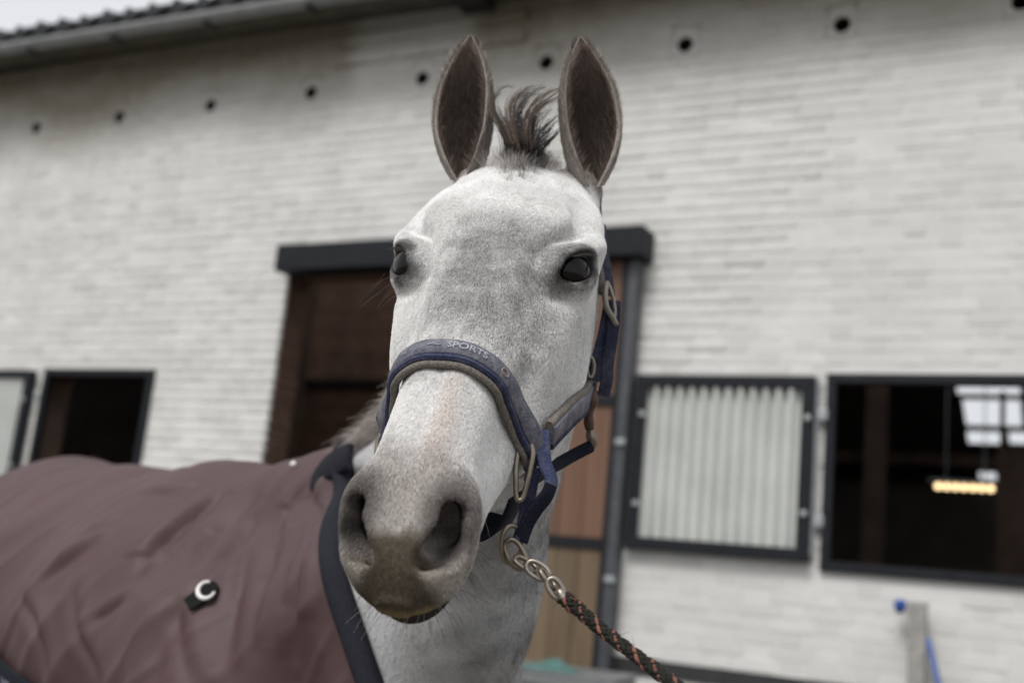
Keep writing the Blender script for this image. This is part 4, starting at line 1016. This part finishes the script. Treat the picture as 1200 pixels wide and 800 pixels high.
PADM = webbing('grey_beige_padding', (.165, .148, .130), .3); LEATH = simple('brown_leather', (.075, .040, .028), .6, 0, .3, 60)
MET = simple('tarnished_brass', (.22, .19, .15), .40, .9, .25, 60); MET2 = simple('worn_nickel', (.30, .27, .235), .40, .9, .2, 60)

# ---- rug -----------------------------------------------------------
sdb = lambda P: sdf_body(P[..., 0], P[..., 1], P[..., 2])
RT_ = .018
sdr = lambda P: sdb(P)-RT_
ca, cb_, cc_ = hit(400, 546, sdr, 1.2, 2.6), hit(388, 640, sdr, 1.2, 2.6), hit(432, 800, sdr, 1.2, 2.6)
print('collar', [to_local(p).round(3) for p in (ca, cb_, cc_)], [round(float((p-EYE)@CF), 2) for p in (ca, cb_, cc_)])
pn = np.cross(cb_-ca, cc_-ca); pn /= np.linalg.norm(pn)
if pn@WB < 0: pn = -pn                       # towards the rump
print('collar normal', pn)
V, Q = surface_nets(BF-RT_, BO, BS)
V, Q = compact(V, Q)
bm = bmesh.new(); tmp = mesh_np('rug', V, Q); bm.from_mesh(tmp); bpy.data.meshes.remove(tmp)
for co, no in ((Vector(ca), Vector(pn)), (Vector((0, 0, .72)), Vector((0, 0, 1)))):
    bmesh.ops.bisect_plane(bm, geom=bm.verts[:]+bm.edges[:]+bm.faces[:], plane_co=co, plane_no=no, clear_inner=True, clear_outer=False, dist=1e-5)
# keep the trunk part only (drop legs and neck leftovers)
def islands(bm):
    seen = set(); out = []
    for f in bm.faces:
        if f in seen: continue
        st = [f]; seen.add(f); isl = []
        while st:
            x = st.pop(); isl.append(x)
            for e in x.edges:
                for g in e.link_faces:
                    if g not in seen: seen.add(g); st.append(g)
        out.append(isl)
    return sorted(out, key=len, reverse=True)
for isl in islands(bm)[1:]: bmesh.ops.delete(bm, geom=isl, context='FACES')
me = bpy.data.meshes.new('shell'); bm.to_mesh(me)
sub = bpy.data.objects.new('tmp', me); COL.objects.link(sub); md = sub.modifiers.new('s', 'SUBSURF'); md.levels = 1
dg = bpy.context.evaluated_depsgraph_get(); me2 = bpy.data.meshes.new_from_object(sub.evaluated_get(dg)); bpy.data.objects.remove(sub); bm.free()
nv = len(me2.vertices); V = np.zeros(nv*3); me2.vertices.foreach_get('co', V); V = V.reshape(-1, 3)
Nn = grad(V, sdb, .004); Nn /= np.linalg.norm(Nn, axis=1)[:, None]
tb_ = (V-WI)@WB; hb_ = V[:, 2]-HC
wob = vnoise(V, 3.2, 50, 2)-.5; ph = tb_*.80+hb_*.62+wob*.22
front = 1-sstep(.45, 1.0, tb_)
fq = np.stack([tb_*.79+hb_*.61, (-tb_*.61+hb_*.79)*.28, V[:, 0]*.3], -1); rg_ = 1-np.abs(2*vnoise(fq, 9, 60, 1)-1); rg2 = 1-np.abs(2*vnoise(fq, 19, 61, 1)-1)
dsp = .012*(rg_**3-.3)*(.3+.7*front)+.005*(rg2**3-.3)+.0030*np.sin(ph*46)*sstep(.35, .75, vnoise(V, 4, 51, 2))*(.4+.6*front)+.010*(vnoise(V, 7, 52, 2)-.5)
ph2 = tb_*1.0-hb_*.15+.3*(vnoise(V, 2.5, 53, 2)-.5); dsp += .006*np.sin(ph2*62)*np.exp(-((tb_+.06)/.16)**2)*sstep(.15, -.1, hb_)
def crease(pxs, depth, wdt):
    P3 = np.stack([hit(a, b, sdr, 1.2, 3.6) for a, b in pxs]); P3 = smooth_path(P3, 14); d = np.full(nv, 9.0); side = np.zeros(nv)
    fall = np.zeros(nv)
    for k in range(len(P3)-1):
        p, q = P3[k], P3[k+1]; e = q-p; tt = np.clip(((V-p)@e)/(e@e), 0, 1); r = V-p-tt[:, None]*e; dd = np.linalg.norm(r, axis=1)
        w_ = dd < d; d[w_] = dd[w_]; side[w_] = r[w_, 2]; fall[w_] = (k+tt[w_])/(len(P3)-1)
    env = np.sin(np.pi*np.clip(fall*.92+.04, 0, 1))**.6
    return env*depth*(-np.exp(-(d/wdt)**2)+.9*np.exp(-((d-wdt*1.9)/(wdt*1.5))**2)*(side > 0)+.35*np.exp(-((d-wdt*1.8)/(wdt*1.4))**2)*(side <= 0))
for pxs, de, wd in (
    ([(113, 734), (134, 718), (154, 702)], .007, .010), ([(165, 676), (178, 655), (225, 612), (262, 580)], .011, .014), ([(166, 684), (188, 667), (212, 648)], .007, .010),
    ([(94, 637), (120, 622), (152, 604)], .006, .011), ([(221, 669), (262, 622), (302, 584)], .008, .015), ([(349, 765), (356, 690), (368, 625), (372, 585)], .008, .012),
    ([(58, 678), (84, 658), (114, 638)], .006, .011), ([(206, 702), (214, 750), (226, 800)], .006, .014), ([(118, 566), (140, 559), (165, 556)], .006, .010),
    ([(165, 581), (195, 579), (228, 575)], .006, .010), ([(240, 700), (268, 650), (300, 610)], .006, .014), ([(300, 760), (312, 680), (330, 610)], .006, .016), ([(30, 700), (52, 752), (60, 790)], .005, .012),
    ([(270, 780), (280, 700), (300, 640)], .005, .014), ([(90, 690), (96, 740), (120, 790)], .005, .012), ([(330, 640), (345, 590), (372, 560)], .006, .010)):
    dsp += crease(pxs, de, wd)
lim = sstep(0.0, .05, (V-ca)@pn)
V2 = V+Nn*(dsp*lim)[:, None]
me2.vertices.foreach_set('co', V2.ravel()); me2.update()
s_ = N('brown_rug_fabric'); nz = s_.noise(3.0, 4); nf = s_.noise(1400, 2, .5)
s_.col(s_.mix(s_.ramp(nf, [(.4, (0, 0, 0)), (.6, (.25, .25, .25))]), s_.ramp(nz, [(.3, (.070, .039, .040)), (.7, (.088, .050, .051))]), (.055, .031, .032))); s_.set(Roughness=.55, Specular_IOR_Level=.35); s_.bump(nf, .25, .0008); RUGM = s_.m
RUG = empty('horse_rug', tuple(HORSE.location)); tag(RUG, 'wrinkled mauve-brown horse rug with dark collar binding covering the horse body', 'horse rug')
me2.name = 'cover'; me2.materials.append(RUGM); me2.shade_smooth()
o = under(link('cover', me2), RUG); md = o.modifiers.new('thickness', 'SOLIDIFY'); md.thickness = .004; md.offset = 1.0
# collar binding along the cut
bm = bmesh.new(); bm.from_mesh(me2)
be = [e for e in bm.edges if e.is_boundary and abs((np.array(e.verts[0].co)-ca)@pn) < .012 and abs((np.array(e.verts[1].co)-ca)@pn) < .012 and e.verts[0].co.z > .75]
adj = {}
for e in be:
    for a_, b_ in ((e.verts[0], e.verts[1]), (e.verts[1], e.verts[0])): adj.setdefault(a_.index, []).append(b_.index)
chains = []; used_ = set()
for s0 in sorted(adj, key=lambda k: len(adj[k])):
    if s0 in used_: continue
    ch = [s0]; used_.add(s0)
    while True:
        nx_ = [k for k in adj[ch[-1]] if k not in used_]
        if not nx_: break
        ch.append(nx_[0]); used_.add(nx_[0])
    chains.append(ch)
ch = max(chains, key=len); bm.free()
LP = V2[ch]; clo = np.linalg.norm(LP[0]-LP[-1]) < .03
if clo: LP = np.concatenate([LP, LP[:1]])
print('collar loop', len(LP), clo)
LP = smooth_path(LP[::4] if not clo else np.concatenate([LP[:-1:4], LP[-1:]]), 150)
gN = grad(LP, sdb, .004); gN /= np.linalg.norm(gN, axis=1)[:, None]
tN = np.gradient(LP, axis=0); tN /= np.linalg.norm(tN, axis=1)[:, None]; bN = np.cross(tN, gN); bN *= np.sign((bN@pn))[:, None]
BIND = webbing('charcoal_binding', (.019, .020, .027), .2)
bw = .014+.001*np.sin(np.arange(len(LP))*.3)
sec = [(-.006, -.016), (-.010, .000), (-.004, .009), (.3, .012), (.8, .010), (1.0, .006), (1.02, .001)]
VB = np.concatenate([[LP[i]+bN[i]*(x*bw[i] if abs(x) > .1 else x)+gN[i]*y for x, y in sec] for i in range(len(LP))]); k = len(sec)
FB = [(i*k+j, i*k+j+1, (i+1)*k+j+1, (i+1)*k+j) for i in range(len(LP)-1) for j in range(k-1)]
o = under(link('collar_binding', mesh_np('collar_binding', VB, FB), None, BIND, True), RUG); md = o.modifiers.new('t', 'SOLIDIFY'); md.thickness = .003
# folded-over lining at the withers
fp = [hit(a, b, sdr, 1.2, 2.8) for a, b in ((372, 577), (380, 562), (394, 553), (408, 545), (416, 541))]
fp = smooth_path(np.array(fp), 24); gF = grad(fp, sdb, .004); gF /= np.linalg.norm(gF, axis=1)[:, None]
wpf = np.interp(np.linspace(0, 1, 24), [0, .12, .35, .7, 1], [.25, .7, 1, 1, .85])
strap('folded_lining', fp+gF*.008, gF, .046, .010, BIND, RUG, -.010, wprof=wpf)
# round white button on the withers seam
bc_ = onto(hit(347, 548, sdr, 1.2, 2.8)[None], RT_+.008, sdb)[0]
bm = bmesh.new(); bmesh.ops.create_uvsphere(bm, u_segments=12, v_segments=8, radius=.006); me = bpy.data.meshes.new('button'); bm.to_mesh(me); bm.free()
o = link('button', me, None, simple('pearl_button', (.7, .68, .66), .3), True); o.location = bc_; under(o, RUG)
# tag with the letter C
tc = hit(243, 703, sdr, 1.2, 2.8); tg = grad(tc[None], sdb, .004)[0]; tg /= np.linalg.norm(tg); tc = tc+tg*.014
ex_ = (hit(256, 694, sdr, 1.2, 2.8)-hit(230, 712, sdr, 1.2, 2.8)); ex_ -= tg*(ex_@tg); ex_ /= np.linalg.norm(ex_); ey_ = np.cross(tg, ex_)
if ey_[2] < 0: ey_ = -ey_
sc_ = .0265; out = [(-1.05, -.52), (-1.05, .52), (-.2, .60)]+[(.35+.62*math.cos(a), .62*math.sin(a)) for a in np.linspace(1.9, -1.9, 16)]+[(-.2, -.60)]
VT = [tc+ex_*x*sc_+ey_*y*sc_+tg*h for h in (0, .0035) for x, y in out]; n_ = len(out)
FT = [tuple(range(n_)), tuple(range(n_, 2*n_))[::-1]]+[(i, (i+1) % n_, n_+(i+1) % n_, n_+i) for i in range(n_)]
TAG = under(link('logo_tag', mesh_np('logo_tag', np.array(VT), FT), None, simple('black_rubber', (.006, .006, .006), .7, 0, .1, 30, 0, .12)), RUG)
cpts = []; crr_ = []
for a in np.linspace(.95, 2*math.pi-.62, 30):
    cpts.append(tc+ex_*(.28+.50*math.cos(a-.30))*sc_+ey_*(.66*math.sin(a-.30))*sc_+tg*.0045); q = (a-.95)/(2*math.pi-1.57); crr_.append(.0022+.0016*math.sin(math.pi*q))
under(link('letter', tubem('letter', cpts, crr_, 8), None, simple('silver_letter', (.72, .70, .69), .35), True), RUG)
# printed belly band at the lower left
tp = [hit(a, b, sdr, 1.2, 3.6) for a, b in ((-120, 713), (-70, 740), (-20, 771), (12, 794), (50, 824), (100, 868))]
tp = onto(smooth_path(np.array(tp), 40), RT_+.016, sdb); gT = grad(tp, sdb, .004); gT /= np.linalg.norm(gT, axis=1)[:, None]
_, (bp_, bt_, bg_, bb_) = strap('belly_band', tp, gT, .075, .006, webbing('band_navy', (.012, .016, .022)), RUG)
def text_mesh(body, size=1.0):
    cu = bpy.data.curves.new('t', 'FONT'); cu.body = body; cu.size = size; cu.align_x = 'LEFT'; ob = bpy.data.objects.new('t', cu); COL.objects.link(ob)
    dg = bpy.context.evaluated_depsgraph_get(); dg.update(); m_ = bpy.data.meshes.new_from_object(ob.evaluated_get(dg)); bpy.data.objects.remove(ob)
    # fine enough to bend
    bm = bmesh.new(); bm.from_mesh(m_); bmesh.ops.triangulate(bm, faces=bm.faces[:]); bm.to_mesh(m_); bm.free(); return m_
def lay_text(name, body, path, start, size, across, lift, m, parent, flip=1, stretch=1.0, vflip=1):
    pts, t, g, b = path; d = np.r_[0, np.cumsum(np.linalg.norm(np.diff(pts, axis=0), axis=1))]
    m_ = text_mesh(body); n = len(m_.vertices); co = np.zeros(n*3); m_.vertices.foreach_get('co', co); co = co.reshape(-1, 3)
    s = start+flip*co[:, 0]*size*stretch; o_ = across+vflip*co[:, 1]*size
    I = lambda A: np.stack([np.interp(s, d, A[:, k]) for k in range(3)], -1)
    P = I(pts)+I(b)*o_[:, None]+I(g)*lift
    m_.vertices.foreach_set('co', P.ravel()); m_.update(); m_.name = name
    return under(link(name, m_, None, m), parent)
WHT = simple('lilac_print', (.34, .35, .45), .7, 0, .3, 200)
dB = np.r_[0, np.cumsum(np.linalg.norm(np.diff(bp_, axis=0), axis=1))]
i0 = int(np.argmin([abs(proj(p)[0]-0) for p in bp_]))
lay_text('band_print', 'UIP', (bp_, bt_, bg_, bb_), dB[i0]-.020, .060, .026 if (bb_[i0][2] > 0) else -.026, .0045, WHT, RUG, 1, 1.0, -1 if (bb_[i0][2] < 0) else 1) if False else None
TXT_SIGN = 1 if bb_[i0][2] > 0 else -1
lay_text('band_print', 'UIP', (bp_, bt_, bg_, bb_), dB[i0]-.012, .050, -.020*TXT_SIGN, .0046, WHT, RUG, 1, 1.0, TXT_SIGN)

# ---- halter --------------------------------------------------------
HAL = empty('halter', tuple(HORSE.location)); tag(HAL, 'faded blue padded halter buckled on the head of the grey horse', 'halter')
tl = to_local(hit(517, 418)); rl = to_local(hit(617, 528)); rl_s = abs(rl[0])
ph_ = np.radians(np.linspace(-98, 92, 90)); cs = np.cos(ph_); cs2 = np.sign(cs)*np.abs(cs)**.8
nb_l = np.stack([np.sin(ph_)*rl_s, rl[1]+(tl[1]-rl[1])*cs2, rl[2]+(tl[2]-rl[2])*cs2], -1)
nbP = onto(to_world(nb_l), .0085); gnb = grad(nbP, e=.006); gnb /= np.linalg.norm(gnb, axis=1)[:, None]
for _ in range(40): nbP[1:-1] = nbP[1:-1]*.5+(nbP[:-2]+nbP[2:])*.25
_d = sdf_front(nbP); nbP = nbP+gnb*np.maximum(.0070-_d, 0)[:, None]
for _ in range(3): nbP[1:-1] = nbP[1:-1]*.5+(nbP[:-2]+nbP[2:])*.25
_, pth = strap('noseband', nbP, gnb, .0275, .0046, NAVY, HAL)
lower = -1 if (pth[3][45]@HA) < 0 else 1          # which side of the webbing points down the nose
strap('noseband_facing', nbP+gnb*.0022, gnb, .0190, .0036, GREYB, HAL, -lower*.0030)
strap('stitched_edge', nbP+gnb*.0020, gnb, .0040, .0042, NAVYL, HAL, lower*.0096)
under(link('noseband_padding', tubem('noseband_padding', nbP+pth[3]*lower*.0155-gnb*.0030, .0036, 10), None, PADM, True), HAL)
strap('padding_back', nbP-gnb*.0048, gnb, .029, .0050, PADM, HAL, lower*.002)
dN = np.r_[0, np.cumsum(np.linalg.norm(np.diff(nbP, axis=0), axis=1))]
iL = int(np.argmin([abs(proj(p)[0]-523) for p in nbP[20:70]]))+20
fl = 1 if (pth[1][45]@CR) > 0 else -1
PRN = simple('worn_print', (.42, .42, .47), .7, 0, .35, 300)
path2 = (nbP, pth[1], gnb, pth[3])
vf = -lower
lay_text('noseband_print', 'SPORTS', path2, dN[iL], .0105, vf*.0002, .0053, PRN, HAL, fl, 1.0, vf)
PRN2 = simple('faint_print', (.24, .24, .28), .8, 0, .4, 300)
lay_text('noseband_print', 'IE', path2, dN[iL]-fl*.047, .011, vf*.0005, .0053, PRN2, HAL, fl, 1.1, vf)
lay_text('noseband_print', '~', path2, dN[iL]-fl*.020, .020, vf*-.002, .0053, PRN2, HAL, fl, 1.2, vf)
# little worn badge on the noseband
jb_ = int(np.argmin([abs(proj(p)[0]-588) for p in nbP[30:80]]))+30
def ring_pts(c, ex, ey, rx, ry, n=26, a0=0, a1=2*math.pi):
    return np.array([c+ex*rx*math.cos(a)+ey*ry*math.sin(a) for a in np.linspace(a0, a1, n, endpoint=False)])
under(link('worn_badge', tubem('worn_badge', ring_pts(nbP[jb_]+gnb[jb_]*.0046-pth[3][jb_]*lower*.003, pth[1][jb_], pth[3][jb_], .0048, .0036, 16), .0007, 6, True), None, simple('worn_badge', (.30, .24, .19), .7), True), HAL)
# cheek piece with padded edge (near side) and its twin on the far side
for sg in (1, -1):
    q = [hit(a, b) for a, b in ((690, 455), (680, 468), (664, 482), (648, 497), (634, 510))]
    q = to_local(smooth_path(np.array(q), 26)); q[:, 0] *= sg; cp = onto(to_world(q), .0085); gc = grad(cp, e=.006); gc /= np.linalg.norm(gc, axis=1)[:, None]
    _, pc = strap('cheek_piece', cp, gc, .024, .0050, GREYB, HAL)
    upw = 1 if (pc[3][12]@np.array([0, -.1, 1])) > 0 else -1
    strap('cheek_padding', cp-gc*.004, gc, .012, .0075, PADM, HAL, upw*.0115); strap('stitched_edge', cp+gc*.0012, gc, .006, .0045, NAVY, HAL, -upw*.010)
    if sg > 0: CPn, GCn = cp, gc
    else: CPf = cp
    strap('cheek_end', cp[:6]+gc[:6]*.0012, gc[:6], .0250, .0048, NAVY, HAL)
# upper cheek strap, crown
def pts(*l): return np.array([pxp(*p) for p in l])
sN = CR*.80-CF*.60
up1 = smooth_path(pts((703, 262, 1.345), (706, 285, 1.335), (708, 305, 1.325), (711, 325, 1.318), (714, 345, 1.312)), 20)
strap('crown_strap', up1, sN, .020, .006, NAVY, HAL); strap('crown_padding', up1-CR*.006-CF*.004, sN, .020, .009, PADM, HAL)
crown = smooth_path(np.concatenate([pts((703, 262, 1.345), (700, 235, 1.38)), to_world(np.array([(.075, -.205, -.11), (.04, -.225, -.085), (0, -.232, -.078), (-.04, -.225, -.085), (-.078, -.195, -.11), (-.10, -.10, -.15), (-.10, -.05, -.19), (-.097, -.012, -.224)]))]), 50)
crown = np.concatenate([crown[:6], onto(crown[6:], .006)]); gcr = grad(crown, e=.006); gcr /= np.linalg.norm(gcr, axis=1)[:, None]
for _ in range(3): crown[1:-1] = crown[1:-1]*.5+(crown[:-2]+crown[2:])*.25
strap('crown_strap', crown, gcr, .022, .005, NAVY, HAL)
lw = smooth_path(pts((716, 352, 1.30), (712, 375, 1.30), (708, 395, 1.30), (701, 420, 1.30), (695, 446, 1.30)), 20)
strap('cheek_strap', lw, CR*.55-CF*.85, .018, .005, NAVYL, HAL)
lw2 = smooth_path(pts((720, 352, 1.296), (719, 375, 1.294), (716, 400, 1.292), (712, 425, 1.290), (711, 445, 1.290), (707, 464, 1.290)), 22)
strap('strap_end', lw2, CR*.5-CF*.85, .016, .004, NAVY, HAL)
# buckle
bk = ring_pts(pxp(714, 352, 1.292), CR*.35+CF*.1-CU*.05, CU*.95-CR*.18, .0145, .0215, 28)
under(link('buckle', tubem('buckle', bk, .0026, 8, True), None, MET2, True), HAL)
under(link('buckle_tongue', tubem('buckle_tongue', smooth_path(pts((711, 330, 1.288), (709, 345, 1.282), (711, 360, 1.282), (719, 374, 1.285), (722, 381, 1.287)), 14), .0034, 8), None, MET2, True), HAL)
# small oval ring, throat snap
rg = ring_pts(pxp(692, 430, 1.285), CR*.8+CF*.2, CU, .0052, .0115, 24)
under(link('oval_ring', tubem('oval_ring', rg, .0023, 8, True), None, MET2, True), HAL)
sn = smooth_path(pts((696, 458, 1.285), (694, 470, 1.28), (691, 480, 1.28), (690, 492, 1.28), (691, 503, 1.28)), 16)
under(link('snap_strap', tubem('snap_strap', sn, [.0045, .005, .006, .007, .0075, .007, .006, .0055, .005, .005, .005, .0055, .006, .006, .0055, .005], 10), None, LEATH, True), HAL)
under(link('snap_hook', tubem('snap_hook', smooth_path(pts((691, 503, 1.28), (693, 511, 1.278), (695, 519, 1.278), (692, 526, 1.278)), 12), [.004, .0045, .0055, .0062, .0065, .0065, .0062, .006, .005, .0045, .004, .003], 10), None, MET, True), HAL)
th = smooth_path(pts((692, 523, 1.28), (676, 531, 1.27), (660, 540, 1.25), (644, 549, 1.21), (632, 556, 1.17), (622, 562, 1.13)), 26)
under(link('throat_strap', tubem('throat_strap', th, .0072, 10), None, NAVYD, True), HAL)
# square ring at the side of the nose
for sg in (1, -1):
    r4 = np.array([to_local(pxp(*p)) for p in ((608, 520, 1.090), (621, 516, 1.090), (625, 530, 1.086), (620, 556, 1.080), (612, 586, 1.075), (605, 586, 1.075), (604, 552, 1.080))]); r4[:, 0] *= sg
    rp = to_world(r4); rp = np.concatenate([rp[i]+(rp[(i+1) % 7]-rp[i])*np.linspace(0, 1, 5, endpoint=False)[:, None] for i in range(7)])
    for _ in range(2): rp = rp*.5+(np.roll(rp, 1, 0)+np.roll(rp, -1, 0))*.25
    under(link('square_ring', tubem('square_ring', rp, .0027, 8, True), None, MET, True), HAL)
strap('ring_loop', smooth_path(pts((606, 508, 1.10), (611, 518, 1.098), (614, 528, 1.098), (611, 520, 1.106)), 10), -CF+CR*.4, .020, .004, NAVY, HAL)
# chin straps
sa = smooth_path(pts((634, 505, 1.115), (636, 528, 1.10), (639, 545, 1.095), (646, 562, 1.09), (642, 578, 1.085), (630, 594, 1.082), (618, 612, 1.080), (609, 634, 1.078)), 40)
tw_ = np.linspace(0, 1, 40); nsa = -CF[None]*(1-.25*tw_)[:, None]+CR[None]*(.9*np.sin(tw_*3.0))[:, None]+CU*.2
strap('chin_strap', sa[:20], nsa[:20], .0165, .004, NAVYL, HAL); strap('chin_strap', sa[19:], nsa[19:], .0155, .004, NAVYD, HAL)
strap('chin_strap', smooth_path(pts((625, 548, 1.090), (621, 575, 1.087), (616, 602, 1.082), (609, 634, 1.078)), 16), -CF+CR*.3, .0135, .004, NAVY, HAL)
lrl = to_local(pxp(600, 630, 1.10)); rfar = r4.mean(0)
jw = np.array([to_local(pxp(606, 580, 1.105)), to_local(pxp(597, 603, 1.11)), to_local(pxp(584, 620, 1.12)), (.020, .235, -.195), (-.02, .235, -.19), (-.055, .225, -.155), (-.068, .215, -.13)])
jp = smooth_path(to_world(jw), 40); cen = to_world(np.array((0, .21, -.12)))
strap('jaw_strap', jp, jp-cen, .044, .004, NAVYD, HAL)

# ---- lead rope -----------------------------------------------------
LEAD = empty('lead_rope', tuple(HORSE.location)); tag(LEAD, 'black and orange braided lead rope with chain clipped under the horse chin', 'lead rope')
lr = ring_pts(pxp(599, 637, 1.076), CR*.78+CF*.5-CU*.2, CU*.95+CR*.1, .0125, .0185, 28)
under(link('lead_ring', tubem('lead_ring', lr, .0026, 8, True), None, MET, True), LEAD)
def clink(c, d, nrm, ln, wd, r):
    d = d/np.linalg.norm(d); nrm = nrm-d*(nrm@d); nrm /= np.linalg.norm(nrm); s = np.cross(nrm, d); P = []
    for a in np.linspace(0, 2*math.pi, 28, endpoint=False):
        ca_, sa_ = math.cos(a), math.sin(a); P.append(c+d*(math.copysign(abs(ca_)**.8, ca_)*ln/2)+s*(math.copysign(abs(sa_)**.8, sa_)*wd/2))
    return tubem('chain_link', P, r, 8, True)
chn = [((604, 649), (14, 24), -CF, .029, .0155), ((616, 661), (24, 14), -CF*.35+CU*.9, .023, .0125), ((630, 668), (24, 14), -CF*.9+CR*.5, .023, .0130), ((642, 678), (16, 20), CU+CR*.9-CF*.25, .022, .012), ((651, 689), (14, 20), -CF+CR*.2, .020, .0115)]
for k, ((x, y), (dx, dy), nn_, ln, wd) in enumerate(chn):
    c = pxp(x, y, 1.070-.010*k); d = CR*dx-CU*dy-CF*.25*np.hypot(dx, dy)
    under(link('chain_link', clink(c, d, np.array(nn_), ln, wd, .0025), None, MET2 if k in (2, 4) else MET, True), LEAD)
sn_ = smooth_path(pts((654, 690, 1.030), (658, 697, 1.026), (664, 706, 1.022), (668, 713, 1.018)), 10)
under(link('snap', tubem('snap', sn_, [.003, .0045, .005, .0046, .0042, .004, .0038, .0036, .0032, .002], 10), None, MET2, True), LEAD)
rc = smooth_path(pts((657, 698, 1.030), (672, 709, 1.018), (700, 733, .99), (740, 764, .955), (790, 801, .915), (860, 856, .86), (960, 940, .80), (1080, 1060, .74), (1150, 1240, .70)), 700)
tR = np.gradient(rc, axis=0); tR /= np.linalg.norm(tR, axis=1)[:, None]; uR = CU[None]-tR*(tR@CU)[:, None]; uR /= np.linalg.norm(uR, axis=1)[:, None]; vR = np.cross(tR, uR)
ds = np.r_[0, np.cumsum(np.linalg.norm(np.diff(rc, axis=0), axis=1))]
RB = webbing('rope_black', (.022, .022, .019), .3); RO = webbing('rope_orange', (.23, .098, .075), .3)
ny = 6; pitch = .050
thick = np.interp(ds, [0, .012, .03, .06], [.0050, .0066, .0056, .0050])
for fam in (1, -1):
    for k in range(ny):
        a = 2*math.pi*k/ny+fam*2*math.pi*ds/pitch+(.26 if fam < 0 else 0)
        wv_ = np.sin(ny*(2*math.pi*ds/pitch)*1.0+k*math.pi+(0 if fam > 0 else math.pi)); rr = thick*(.80+.14*wv_)
        P = rc+uR*(np.cos(a)*rr)[:, None]+vR*(np.sin(a)*rr)[:, None]
        m_ = RO if (fam > 0 and k in (0, 3)) else RB
        o = under(link('rope_yarn', tubem('rope_yarn', P, .00185, 6), None, m_, True), LEAD)
core = under(link('rope_core', tubem('rope_core', rc, thick*.80, 8), None, RB, True), LEAD)
# frayed ends where the rope is knotted into the snap
m = 80; r0 = rc[fr.integers(2, 26, m)]+fr.normal(0, .003, (m, 3)); dd = fr.normal(0, 1, (m, 3))+CR*.4
cc = np.where(fr.random((m, 1)) < .3, np.array([[.36, .12, .08]]), np.array([[.03, .028, .024]]))
under(hairs('frayed_fibres', strands(r0, dd, .004+.007*fr.random(m), 6, np.zeros((m, 3)), .5, 91, .8), .0003*np.linspace(1, .4, 6), cc, HAIRM), LEAD)
m = 30; r0 = rc[fr.integers(40, 420, m)]; r0 = r0+uR[100]*.005; dd = fr.normal(0, 1, (m, 3))
under(hairs('loose_fibres', strands(r0, dd, .006+.008*fr.random(m), 6, np.zeros((m, 3)), .3, 92, .8), .0002*np.linspace(1, .4, 6), np.tile(np.array([[.05, .045, .04]]), (m, 1)), HAIRM), LEAD)
